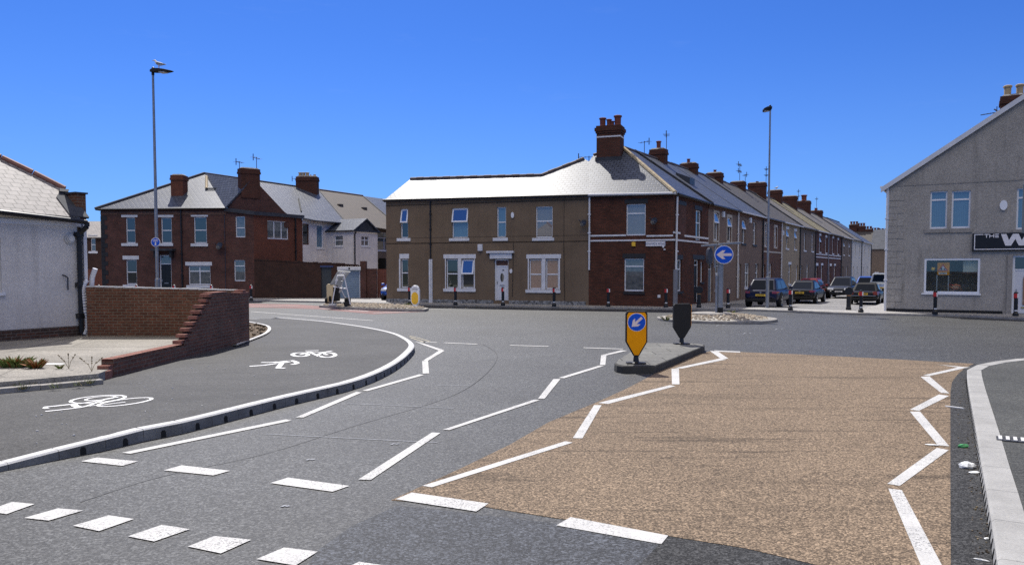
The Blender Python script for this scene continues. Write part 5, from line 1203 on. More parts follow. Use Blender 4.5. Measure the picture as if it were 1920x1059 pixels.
# brown-tiled house and grey-roofed house further along the row
ht = thing('tiled_house', Fr(Wf.w(xb, 0), TA), 'house with dark brown pantile roof in the row behind the yard', 'house'); TF = Fr(Wf.w(xb,0), TA); HB = House(ht, TF)
HB.window((708,436,735,470), 'g_net', (.3,), mu=(.5,), px=True, sil=(.05,.08)); xe = TF.xz(760,450)[0]
zz = TF.xz(715,424)[1]; HB.wall('wall', 'render_e', 0, xe, 0, zz, zz, extra=lambda mb: mb.box(0, xe, .2, 5, 0, zz-.1)); tl = lambda px, py: local(TF, rear(px, py))
mb = MB().plate([tl(597,356), tl(648,418), tl(770,436), tl(735,414), tl(680,367.5)], .08); rf = mb.build('roof', M['tile_br'], ht, TF); m = MB(); m.tube(tl(597,356), tl(680,367.5), .1, n=8); m.build('ridge_tiles', M['ridge'], rf, TF)
m = MB(); a, b = tl(735,414), tl(680,367.5); m.tube(a, b, .07, n=6); a, b = tl(648,416), tl(597,356); m.tube(a, b, .05, n=6); m.build('verge', M['lead'], rf, TF)
for px, py in ((638,386),(683,392)): p = tl(px, py); m = MB().box(p.x-.2,p.x+.2,p.y-.15,p.y+.15,p.z-.05,p.z+.14); m.build('roof_vent', M['tile_dk'], rf, TF)
m = MB(); m.prism([(TF.xz(708,500)[0],TF.xz(708,505)[1]),(TF.xz(727,500)[0],TF.xz(727,505)[1]),(TF.xz(727,500)[0],TF.xz(727,500)[1]),(TF.xz(708,500)[0],TF.xz(708,484)[1])], -.8, -.1); m.build('lean_to', M['black_m'], ht, TF)
hg = thing('grey_roofed_house', Fr(TF.w(xe,0), TA), 'grey roofed house just visible above the brown house eaves', 'house'); GFr = Fr(TF.w(xe,0), TA); gl2 = lambda px, py: local(GFr, rear(px, py))
MB().box(0, 6, 0, 6, 0, 5.4).build('wall', M['render_e'], hg, GFr); MB().plate([gl2(680,367.5), gl2(735,414), gl2(850,440), gl2(770,380)], .08).build('roof', M['slate'], hg, GFr)

# ---------------------------------------------------------------- yard wall with gate and roller shutter
YW = Fr(LH.w(xw, 0), 0); yw = thing('yard_wall', YW, 'long sooty brick yard wall with dark gate and pale blue roller shutter', 'wall'); H = House(yw, YW)
q = H.rect((602,500.5,621.5,560)); H.holes.append(q); g = H.rect((634,505.5,677,559)); H.holes.append((g[0], g[1], max(.02,g[2]), g[3]))
xE, x685 = YW.xz(676,520)[0], YW.xz(687,520)[0]; zs0, zs1 = YW.xz(477,487.5)[1], YW.xz(676,497.5)[1]
H.wall('wall', 'brick_yard', 0, xE, 0, zs0, zs1, extra=lambda mb: mb.box(0, q[0]-.05, .17, .24, 0, zs1))
MB().box(q[0], q[1], .1, .15, .05, q[3]).build('gate', M['door_gy'], yw, YW); H.box('gate_lintel', (600.5,497.7,625,501.2), -.05, .1, 'ink_blue')
sh = MB(); n = 16; zb = max(.02,g[2])
for k in range(n): z0 = zb+(g[3]-zb)*k/n; z1 = zb+(g[3]-zb)*(k+.9)/n; sh.hexa([(g[0]+.1,.11,z0),(g[1]-.12,.11,z0),(g[1]-.12,.14,z0),(g[0]+.1,.14,z0)], [(g[0]+.1,.095,z1),(g[1]-.12,.095,z1),(g[1]-.12,.14,z1),(g[0]+.1,.14,z1)])
sh.box(g[0],g[1],.13,.15,zb,g[3]); o = sh.build('roller_shutter', M['garage'], yw, YW); MB().box(g[1]-.12,g[1],.03,.12,zb,g[3]).box(g[0],g[0]+.1,.03,.12,zb,g[3]).build('guide_rail', M['gutter_w'], o, YW)
H.box('shutter_box', (633.5,500,677.5,506.3), -.22, .0, 'gutter_w'); xm = YW.xz(656,503)[0]; MB().box(xm-.05,xm+.05,-.24,-.22,YW.xz(656,505)[1],YW.xz(656,501.5)[1]).build('emblem_block', M['ink'], yw, YW)
MB().box(xE, x685, -.14, .3, 0, YW.xz(680,489.5)[1]).build('gate_pier', M['brick_dark'], yw, YW, bevel=.01)
x705 = YW.xz(706,520)[0]; MB().box(x685, x705, -.02, .2, 0, YW.xz(695,503.5)[1]).build('low_wall', M['brick_dark'], yw, YW)
m = MB(); rr = random.Random(5); n = int(xE/.3)
for k in range(n): x = k*.3; z = zs0+(zs1-zs0)*x/xE; m.box(x, x+.29, -.03+rr.uniform(-.01,.01), .25, z-.01, z+.05+rr.uniform(-.02,.03))
m.build('coping', M['brick_yard'], yw, YW)
x730 = YW.xz(735,520)[0]; FF = Fr(YW.w(x705+.02, .15), 0); m = MB(); x = 0; 
while x < x730-x705+2.5: m.box(x, x+.115, 0, .03, .05, YW.xz(715,504.5)[1]); x += .125
fo = thing('timber_fence', FF, 'red brown close-boarded fence between yard wall and brown house', 'fence'); m.build('boards', M['timber'], fo, FF); MB().box(0, x, .03, .07, .5, .6).box(0, x, .03, .07, 1.5, 1.6).build('rail', M['timber'], fo, FF)

# ---------------------------------------------------------------- house glimpsed between bungalow and brick house
F0 = Fr((hit(160,470,Vector((0,72,0)),Vector((0,1,0))).x, 72), 0); hf = thing('distant_house', F0, 'small house with pale roof glimpsed between bungalow and brick house', 'house'); H = House(hf, F0)
H.window((170,446.5,179,471), 'g_net', (.5,), px=True, lin=(.2,.3), sil=(.2,.2)); xr2 = F0.xz(215,470)[0]
zz = F0.xz(175,443)[1]; H.wall('wall', 'brick_yard', -6, xr2, 0, zz, zz, extra=lambda mb: mb.box(-6, xr2, .2, 6, 0, zz-.1))
zt = F0.xz(175,415,3)[1]; MB().plate([(-6.2,-.3,zz-.1),(xr2,-.3,zz-.1),(xr2,3,zt),(-6.2,3,zt)], .1).plate([(-6.2,3,zt),(xr2,3,zt),(xr2,6.3,zz-.1),(-6.2,6.3,zz-.1)], .1).build('roof', M['slate_b'], hf, F0)
F1 = Fr((hit(168,520,Vector((0,56,0)),Vector((0,1,0))).x, 56), 0); m = MB(); x = -3
while x < F1.xz(197,520)[0]: m.box(x, x+.13, 0, .03, 0, F1.xz(180,505)[1]); x += .14
fo = thing('board_fence', F1, 'red brown board fence left of the end house quoins', 'fence'); m.build('boards', M['timber'], fo, F1); MB().box(-3, x, .03, .08, .6, .7).build('rail', M['timber'], fo, F1)
# ================================================================== STREET FURNITURE
# ---------------------------------------------------------------- lamp posts
def lamp(p, top_px, yaw, label, ln=.85, hd=.17, lean=0.0):
    h = zat(*top_px, p)-p.z
    F = Fr((p.x, p.y), yaw, p.z); o = thing('street_lamp', F, label, 'street lamp', 'street lamps'); F = Fr((p.x,p.y), yaw, p.z)
    m = MB().lathe([(.11,0),(.11,.02),(.085,.03),(.085,1.45),(.078,1.52),(.058,1.56),(.055,3.5),(.038,h)], (0,0), 16); c = m.build('column', M['steel'], o, F, smooth=False)
    m = MB().box(-.035,.035,-.092,-.075,.45,1.05); m.build('access_door', M['steel_dk'], o, F)
    m = MB(); m.tube((0,0,h-.05),(0,0,h+.09), .05, n=12); z = h+.10
    P = lambda x, w, a, b: [(x,-w,z+a),(x,w,z+a),(x,w,z+b),(x,-w,z+b)]
    S_ = [P(-.09,.06,-.03,.05), P(.05,.11,-.05,.075), P(.3,hd,-.06,.05), P(ln*.7,hd,-.075,.0), P(ln,.07,-.085,-.055)]
    for a, b in zip(S_, S_[1:]): m.hexa([a[0],b[0],b[1],a[1]], [a[3],b[3],b[2],a[2]])
    m.build('lantern', M['black_m'], o, F, bevel=.012); m = MB(); m.hexa([(.34,-.11,z-.10),(ln*.68,-.11,z-.105),(ln*.68,.11,z-.105),(.34,.11,z-.10)], [(.34,-.11,z-.06),(ln*.68,-.11,z-.07),(ln*.68,.11,z-.07),(.34,.11,z-.06)]); m.build('lens', M['gutter_w'], o, F)
    m = MB().lathe([(.05,z+.07),(.05,z+.12),(.02,z+.14)], (.02,0), 10); m.build('light_sensor', M['black'], o, F); return o, F, h
LP = Vector(G(297,602,.13)); L1, LF, lh = lamp(Vector((LP.x,LP.y,.13)), (288.5,139), R(-18), 'tall galvanised street lamp behind the broken brick wall with a gull on it')
LP2 = G(1438.3,577,.1); lamp(Vector((LP2.x,LP2.y,.1)), (1449.5,206), R(95), 'tall galvanised street lamp in front of the dark blue car', .75)
# blue shared-path sign on the left lamp
FSg = Fr((LP.x, LP.y-.075), 0, 0); zc = zat(295.5, 454, (LP.x, LP.y)); sg = thing('path_sign', FSg, 'small round blue cycle and pedestrian sign on the left lamp post', 'road sign')
m = MB(); m.disc((0,zc), .165, -.012, 0, 28); m.build('rim', M['sign_white'], sg, FSg); m = MB(); m.disc((0,zc), .148, -.016, -.0125, 28); m.build('face', M['sign_blue'], sg, FSg)
m = MB(); 
for cx in (-.052,.052):
    pts = ell(cx, zc+.055, .036, .036, 0, 14)
    strokes(m, list(zip(pts, pts[1:])), .012, -.019, -.0165)
strokes(m, [((-.052,zc+.055),(-.01,zc+.085)), ((-.01,zc+.085),(.052,zc+.055)), ((0,zc+.055),(.03,zc+.095))], .012, -.0195, -.0165)
m.disc((0,zc-.0), .018, -.019, -.0165, 12); m.prism([(-.03,zc-.11),(.03,zc-.11),(.025,zc-.025),(-.02,zc-.025)], -.019, -.0165); m.build('symbol', M['sign_white'], sg, FSg)
MB().box(-.09,.09,.0,.03,zc-.03,zc+.03).build('clamp', M['steel'], sg, FSg)
def gull(p, yaw, label, s=1.0):
    F = Fr((p[0],p[1]), yaw, p[2]); o = thing('gull', F, label, 'bird', 'gulls perched high up')
    J = [(0,0,.16,.065),(-.10,0,.15,.05),(-.20,0,.14,.025),(-.27,0,.135,.012),(.08,0,.20,.055),(.12,0,.26,.038),(.15,0,.295,.036),(.20,0,.29,.012)]
    J = [tuple(v*s for v in j) for j in J]; skin_body('body', J, [(0,1),(1,2),(2,3),(0,4),(4,5),(5,6),(6,7)], M['gull_w'], o, F)
    m = MB()
    for sy in (-1,1): m.hexa([(.06*s,sy*.055*s,.15*s),(-.24*s,sy*.03*s,.13*s),(-.24*s,sy*.045*s,.135*s),(.06*s,sy*.075*s,.16*s)], [(.06*s,sy*.05*s,.22*s),(-.24*s,sy*.025*s,.15*s),(-.24*s,sy*.04*s,.15*s),(.06*s,sy*.06*s,.22*s)])
    m.build('wing', M['gull_g'], o, F, bevel=.01); m = MB()
    for sy in (-1,1): m.tube((.01*s,sy*.025*s,.0),(0,sy*.025*s,.12*s), .007*s, n=6)
    m.build('leg', M['amber'], o, F); MB().tube((.19*s,0,.29*s),(.25*s,0,.28*s), .012*s, .004*s, 6).build('beak', M['amber_lt'], o, F)
q = LF.w(.27, 0, lh+.155); gull(q, R(170), 'grey gull perched on the left street lamp lantern', 1.05); gull(GULL2, R(20), 'gull perched on a terrace chimney stack', 1.2)

# ---------------------------------------------------------------- pavement bollards
def bollard_proto(label):
    o = thing('bollard', WORLD, label, 'bollard', 'black bollards with red and white bands')
    MB().lathe([(.115,0),(.115,.10),(.09,.13),(.075,.16),(.075,.72),(.085,.73),(.085,.93),(.07,.97),(.02,.99)], (0,0), 14).build('post', M['black'], o)
    m = MB(); n = 14
    def band(a0, a1, z0, z1, r=.0885):
        mb = MB(); k = 6
        for i in range(k):
            t0, t1 = a0+(a1-a0)*i/k, a0+(a1-a0)*(i+1)/k
            mb.poly([(r*math.cos(t0),r*math.sin(t0),z0),(r*math.cos(t1),r*math.sin(t1),z0),(r*math.cos(t1),r*math.sin(t1),z1),(r*math.cos(t0),r*math.sin(t0),z1)])
        return mb
    band(R(180), R(285), .74, .92).build('red_band', M['red_band'], o); band(R(287), R(352), .74, .92).build('white_band', M['white_band'], o); band(R(225), R(330), .20, .25, .078).build('low_band', M['white_band'], o)
    return o
BL = [ # px, base y, z, label
 (768,572.5,.1,'banded bollard left of the rendered house drainpipe beside yellow bollard'), (854,573.5,.1,'banded bollard before the left pair of ground windows of the rendered house'), (943,574.5,.1,'banded bollard in front of the white oval-light door'),
 (1039,576,.1,'banded bollard before the peach-blind window pair'), (1140.5,576.5,.1,'banded bollard before maroon brick house left of its ground window'), (1248.5,577.5,.1,'banded bollard at the maroon brick house corner drainpipe'),
 (1365,579,.1,'banded bollard just right of the blue arrow sign mast'), (1482,583,.1,'banded bollard at the right rear of the dark blue car'), (1614,587,.1,'banded bollard in front of the black convertible'),
 (1753,590,.1,'banded bollard below the large shop window'), (1904,594,.1,'banded bollard in front of the white shop door'),
 (186,566,.1,'banded bollard near the quoined left corner of the end house'), (257,566,.1,'banded bollard beside the lower left window of the end house'), (327,566,.1,'banded bollard right of the black canopy door'), (397,566,.1,'banded bollard right of the wide ground window of the end house'), (471,565.5,.1,'banded bollard at the end of the sooty yard wall near the boundary wall')]
bp = None
for px, py, z, lab in BL:
    p = G(px, py-1.5, z)
    if bp is None: o = bp = bollard_proto(lab)
    else: o = copy_tree(bp); o['label'] = lab
    place(o, p.x, p.y, z, -math.atan2(p.x, p.y)*.6)
# two hooded black posts
for px, py, lab in ((1591,582.5,'black post with rounded hood beside the black convertible'), (1310.5,578,'black post with rounded hood outside the brick corner house door')):
    p = G(px, py-1.5, .1); F = Fr((p.x,p.y), -math.atan2(p.x,p.y), .1); o = thing('hooded_post', F, lab, 'bollard', 'black hooded posts')
    MB().lathe([(.12,0),(.12,.1),(.1,.14),(.1,.72)], (0,0), 14).build('post', M['black'], o, F); m = MB(); m.disc((0,.88), .185, -.09, .09, 20, 0, .20); m.build('hood', M['black'], o, F, bevel=.02); MB().lathe([(.104,.66),(.104,.70)], (0,0), 14).build('band', mk('rust_band', (.35,.18,.08), .7), o, F)

# ---------------------------------------------------------------- refuge island with two keep-left bollards
top = [G(x,y,.145) for x, y in ((1152,681),(1157,684.2),(1168,686),(1228,685.8),(1320,649),(1321,646),(1310,643.6),(1213,642.5),(1205,646),(1158,674))]
ctr = sum(top, Vector())/len(top)
m = MB(); base = [p+(p-ctr).normalized()*.02 for p in top]
tp = [(p.x,p.y) for p in top]; a = sum(tp[k][0]*tp[(k+1)%len(tp)][1]-tp[(k+1)%len(tp)][0]*tp[k][1] for k in range(len(tp)))
if a < 0: top = top[::-1]; base = base[::-1]
m.hexa([(p.x,p.y,-.02) for p in base], [(p.x,p.y,.145) for p in top]); 
ri = struct(m.build('refuge_island', mk('refuge_kerb', (.045,.044,.040), .9, .35, 2.5, 40, .2, bump=.3), bevel=.02))  # kerb toned near black for the shade on its sides plus grime
ins = [ctr+(p-ctr)*.965 for p in top]; m = MB().poly([(p.x,p.y,.149) for p in ins]); struct(m.build('refuge_paving', M['slabs']))
def arrow(mb, c, ang, L, y0, y1, w=.28):
    ca, sa = math.cos(ang), math.sin(ang); pts = [(-.5,.09),(.08,.09),(-.10,.29),(.12,.29),(.5,0),(.12,-.29),(-.10,-.29),(.08,-.09),(-.5,-.09)]
    mb.prism([(c[0]+L*(x*ca-z*sa), c[1]+L*(x*sa+z*ca)) for x, z in pts][::-1], y0, y1)
def keep_left(px, py, yaw, wid, zt_px, label):
    p = G(px, py, .15); h = zat(px, zt_px, (p.x,p.y))-.15; F = Fr((p.x,p.y), yaw, .15); o = thing('keep_left_bollard', F, label, 'traffic bollard', 'keep left bollards on the refuge')
    w = wid/2; sh = lambda d, zz=0: [(-.05+d*.4,.15+d),(.05-d*.4,.15+d),(w-d,h*.42+d*.2),(w-d,h-.05-d),(w-.03-d,h-d),(-w+.03+d,h-d),(-w+d,h-.05-d),(-w+d,h*.42+d*.2)]
    m = MB(); m.prism(sh(0), -.055, .055); m.build('shell', M['black_m'], o, F, bevel=.012)
    m = MB(); m.lathe([(.13,0),(.13,.02),(.06,.04),(.045,.17)], (0,0), 16); m.box(-.19,.19,-.09,.09,.0,.03); m.build('foot', M['black'], o, F, bevel=.006)
    f = MB(); f.prism(sh(.026), -.060, -.0555); f.build('amber_face', M['amber'], o, F)
    zc = h-.215; d = MB(); d.disc((0,zc), .178, -.063, -.0605, 36); r = d.build('disc_rim', M['sign_white'], o, F); d = MB(); d.disc((0,zc), .168, -.066, -.0632, 36); d.build('disc', M['sign_blue'], o, F)
    a = MB(); arrow(a, (0,zc), R(222), .27, -.0685, -.0662); a.build('arrow', M['sign_pink'], o, F)
    return o, F
K1, _ = keep_left(1192.5, 681.5, R(-2), .425, 583, 'amber keep-left bollard with blue arrow disc nearest on the refuge island'); K2, F2 = keep_left(1278, 645, R(190), .45, 569, 'keep-left bollard seen black from behind at the far end of the refuge')
MB().box(-.232,-.2255,-.045,.045,.46,.98).build('amber_edge', M['amber'], K2, F2)
# far yellow bollard on the cobbled splitter
p = G(779, 575.5, .12); F = Fr((p.x,p.y), R(-12), .12); o = thing('yellow_bollard', F, 'rounded white and yellow bollard on the cobbled splitter island', 'traffic bollard')
h = zat(778.5,535,(p.x,p.y))-.12; cap = lambda w, z0, z1: [(-w+0,z0+w),(-w*.8,z0+w*.4),(-w*.35,z0),(w*.35,z0),(w*.8,z0+w*.4),(w,z0+w),(w,z1-w),(w*.75,z1-w*.35),(w*.35,z1),(-w*.35,z1),(-w*.75,z1-w*.35),(-w,z1-w)]
m = MB(); m.prism(cap(.23,.1,h), -.09, .09); m.build('shell', M['upvc'], o, F, bevel=.03); m = MB(); m.prism(cap(.18,.14,h-.34)+[], -.097, -.0905); m.build('amber_panel', M['amber_lt'], o, F); m = MB(); m.prism(cap(.16,h-.33,h-.05), -.098, -.0905); m.build('grey_panel', M['gutter_w'], o, F); m = MB().lathe([(.15,0),(.15,.05),(.1,.13)], (0,0), 14); m.build('foot', M['gutter_w'], o, F)

# ---------------------------------------------------------------- cobbled islands
def cobbles(name, pts, zf, n, s, seed):
    rr = random.Random(seed); mb = MB(); xs = [p[0] for p in pts]; ys = [p[1] for p in pts]; k = 0
    def inside(x, y):
        c = False; j = len(pts)-1
        for i in range(len(pts)):
            if (pts[i][1] > y) != (pts[j][1] > y) and x < (pts[j][0]-pts[i][0])*(y-pts[i][1])/(pts[j][1]-pts[i][1])+pts[i][0]: c = not c
            j = i
        return c
    done = []
    while k < n*6 and len(done) < n:
        k += 1; x, y = rr.uniform(min(xs),max(xs)), rr.uniform(min(ys),max(ys))
        if not inside(x,y) or any((x-a)**2+(y-b)**2 < (s*1.05)**2 for a, b in done): continue
        done.append((x,y)); z = zf(x,y); r = s*rr.uniform(.42,.58); q = rr.randint(5,7); a0 = rr.random()*6; hh = s*rr.uniform(.25,.5)
        ring = lambda f, zz: [(x+r*f*math.cos(a0+2*math.pi*i/q)*rr.uniform(.85,1.1), y+r*f*math.sin(a0+2*math.pi*i/q)*rr.uniform(.85,1.1), zz) for i in range(q)]
        b, md, t = ring(1,z-.03), ring(1,z+hh*.6), ring(.6,z+hh); mb.hexa(b, md); mb.hexa(md, t)
    return tag(mb.build(name, M['cobble']), kind='stuff')
RC = Vector((8.05, 30.45, 0)); RR = 2.25; RX = 2.3
rpts = [(RC.x+RX*math.cos(t), RC.y+RR*math.sin(t)) for t in [2*math.pi*k/40 for k in range(40)]]
m = MB(); m.slab(rpts, -.02, .1); struct(m.build('roundabout_kerb', M['kerb_old'], bevel=.015))
zd = lambda x, y: .10+.16*max(0, 1-((x-RC.x)**2+(y-RC.y)**2)/(1.95**2))
m = MB(); rings = [[(RC.x+r*RX/RR*math.cos(2*math.pi*k/36), RC.y+r*math.sin(2*math.pi*k/36)) for k in range(36)] for r in (2.0,1.6,1.2,.8,.4,.05)]
for a, b in zip(rings, rings[1:]):
    for k in range(36):
        j = (k+1) % 36; m.poly([(*p, zd(*p)+.006) for p in (a[k],a[j],b[j],b[k])])
struct(m.build('roundabout_mound', M['cobble_m'])); cobbles('roundabout_cobbles', [(RC.x+1.95*math.cos(t), RC.y+1.9*math.sin(t)) for t in [2*math.pi*k/24 for k in range(24)]], zd, 520, .125, 2)
SP = [G(x,y,.12) for x, y in ((598,572.3),(640,575),(700,578.2),(760,579.6),(797,579.6),(804,577.5),(790,574.5),(740,571.5),(690,569.5),(630,568.5),(606,569.5))]
m = MB(); m.slab([(p.x,p.y) for p in SP], -.02, .12); struct(m.build('splitter_island', M['kerb_old'], bevel=.015))
cs = sum(SP, Vector())/len(SP); sp2 = [cs+(p-cs)*.93 for p in SP]; m = MB(); m.slab([(p.x,p.y) for p in sp2], .1, .15); struct(m.build('splitter_mound', M['cobble_m']))
cobbles('splitter_cobbles', [(p.x,p.y) for p in sp2], lambda x, y: .14, 560, .14, 4)
# mast with the blue arrow sign
F = Fr((8.2, 30.45), R(4), .22); mast = thing('sign_mast', F, 'grey sign mast with two flat lamp arms on the cobbled roundabout', 'sign post')
MB().lathe([(.78,.0),(.78,.07),(.72,.09)], (-.35,0), 28).build('plinth', M['kerb_old'], mast, F); zp = 2.75
MB().lathe([(.12,.09),(.12,.28)], (0,0), 14).build('dark_foot', M['black_m'], mast, F)
MB().lathe([(.115,.28),(.115,zp-.55),(.10,zp-.5),(.06,zp)], (0,0), 14).build('post', M['steel'], mast, F); m = MB().lathe([(.05,.09),(.05,1.55),(.02,1.6)], (-.155,-.02), 10); m.build('conduit', M['steel'], mast, F)
m = MB(); 
for x0, x1, z, y in ((-.78,-.20,2.70,-.05),(-.08,.78,2.78,.05)):
    m.hexa([(x0,y-.09,z-.03),(x1,y-.11,z),(x1,y+.11,z),(x0,y+.09,z-.03)], [(x0,y-.09,z+.02),(x1,y-.11,z+.09),(x1,y+.11,z+.09),(x0,y+.09,z+.02)])
m.tube((-.15,-.05,2.74),(.0,0,2.72), .03).tube((-.24,-.05,2.7),(-.24,-.05,1.85), .045).tube((-.24,-.04,1.9),(0,0,1.9), .025).tube((.25,.05,2.78),(.25,.05,2.5), .03); m.build('lamp_arm', M['steel'], mast, F, bevel=.008)
zc = zat(1358,477.5,(8.25,30.3))-.22
ms = MB(); ms.disc((-.42,zc-.05), .10, -.05, .25, 18, 0, .33); ms.build('edge_on_sign', M['steel_dk'], mast, F); MB().box(-.40,-.28,.0,.12,zc-.1,zc+.05).build('sign_bracket', M['steel'], mast, F)
FA = Fr((8.2+.08, 30.45-.17), R(-6), .22); sg = thing('arrow_sign', FA, 'round blue sign with white left arrow mounted on the mast', 'road sign')
m = MB(); m.disc((0,zc), .36, -.02, 0, 40); m.build('rim', M['sign_white'], sg, FA); m = MB(); m.disc((0,zc), .335, -.026, -.0205, 40); m.build('face', M['sign_blue'], sg, FA); m = MB(); arrow(m, (0,zc), R(180), .58, -.031, -.0262); m.build('arrow', M['sign_pink'], sg, FA); MB().box(-.12,.12,.0,.07,zc-.2,zc-.14).box(-.12,.12,0,.07,zc+.1,zc+.16).build('clamp', M['steel'], sg, FA)

# ---------------------------------------------------------------- mobile warning trailer seen from behind
p = G(637,573.5,.15); F = Fr((p.x,p.y), R(-6), .15); tr = thing('warning_trailer', F, 'white A-frame mobile sign with tilted grey panel and pale yellow box', 'mobile sign')
X = lambda px, py: F.xz(px, py)
m = MB(); P = lambda px, py, y=0: (X(px,py)[0], y, X(px,py)[1]); r = .028
for a, b, ya, yb in (((632.5,516.5),(628,570),0,-.45),((645,516.5),(661,570),0,-.35),((645,517),(628,569),.05,.1),((637,539),(648,570),0,.5),((632.5,516.8),(645.5,516.8),0,0),((627,537.5),(637,538.5),-.2,-.1),((638,540),(652,541),-.1,-.2),((631,527),(643,528),0,0),((630,558),(640,537),.3,.1)): m.tube(P(*a,ya), P(*b,yb), r, n=8)
m.build('frame', M['gutter_w'], tr, F)
a, b, c, d = P(628.5,508,.12), P(652.5,510,.12), P(640,536,-.2), P(621,533,-.2); a, b = (a[0],a[1]+.25,a[2]), (b[0],b[1]+.25,b[2]); m = MB(); A = [Vector(v) for v in (d,c,b,a)]; nn = Vector((0,.05,.03)); m.hexa([v+nn for v in A], A); m.build('panel', mk('grey_panel_back', (.17,.175,.18), .6), tr, F)
xt, zt = X(639.5,514); t = text_obj('lettering', 'JOM', .17, M['sign_white'], tr, F, xt, zt, .22); 
m = MB(); x0, x1, z0, z1 = X(614.5,550)[0], X(626.5,550)[0], X(620,566)[1], X(620,532.5)[1]; m.box(x0,x1,-.2,.25,z0,z1-.05).box(x0+.03,x1-.03,-.17,.22,z1-.05,z1); m.build('battery_box', mk('faded_yellow_box', (.66,.52,.30), .6, .1), tr, F, bevel=.03); MB().box(x1-.0,x1+.24,-.1,.2,z0+.05,z1-.12).build('black_box', M['black_m'], tr, F)
m = MB(); m.box(X(629,524)[0], X(634,532)[0], -.05,.1, X(630,533)[1], X(630,524)[1]); m.build('control_box', M['gutter_w'], tr, F, bevel=.01)
for px, pz in ((614.5,563),(622,560),(651,563),(656,563)):
    x, z = X(px,pz); w = MB(); n = 20; w.tube((x-.05,-.15,z),(x+.05,-.15,z), .155, n=20); wo = w.build('wheel', M['tyre'], tr, F)
m = MB(); m.tube((X(614,562)[0],-.15,.16),(X(658,562)[0],-.15,.16), .03); m.build('axle', M['steel_dk'], tr, F)
m = MB(); m.box(X(648,565)[0],X(660,565)[0],-.35,-.1,.0,.24); m.build('sandbag', M['black_m'], tr, F, bevel=.06)
MB().box(X(622,570)[0],X(634,570)[0],-.5,-.15,.0,.13).build('sandbag', M['kerb'], tr, F, bevel=.05)

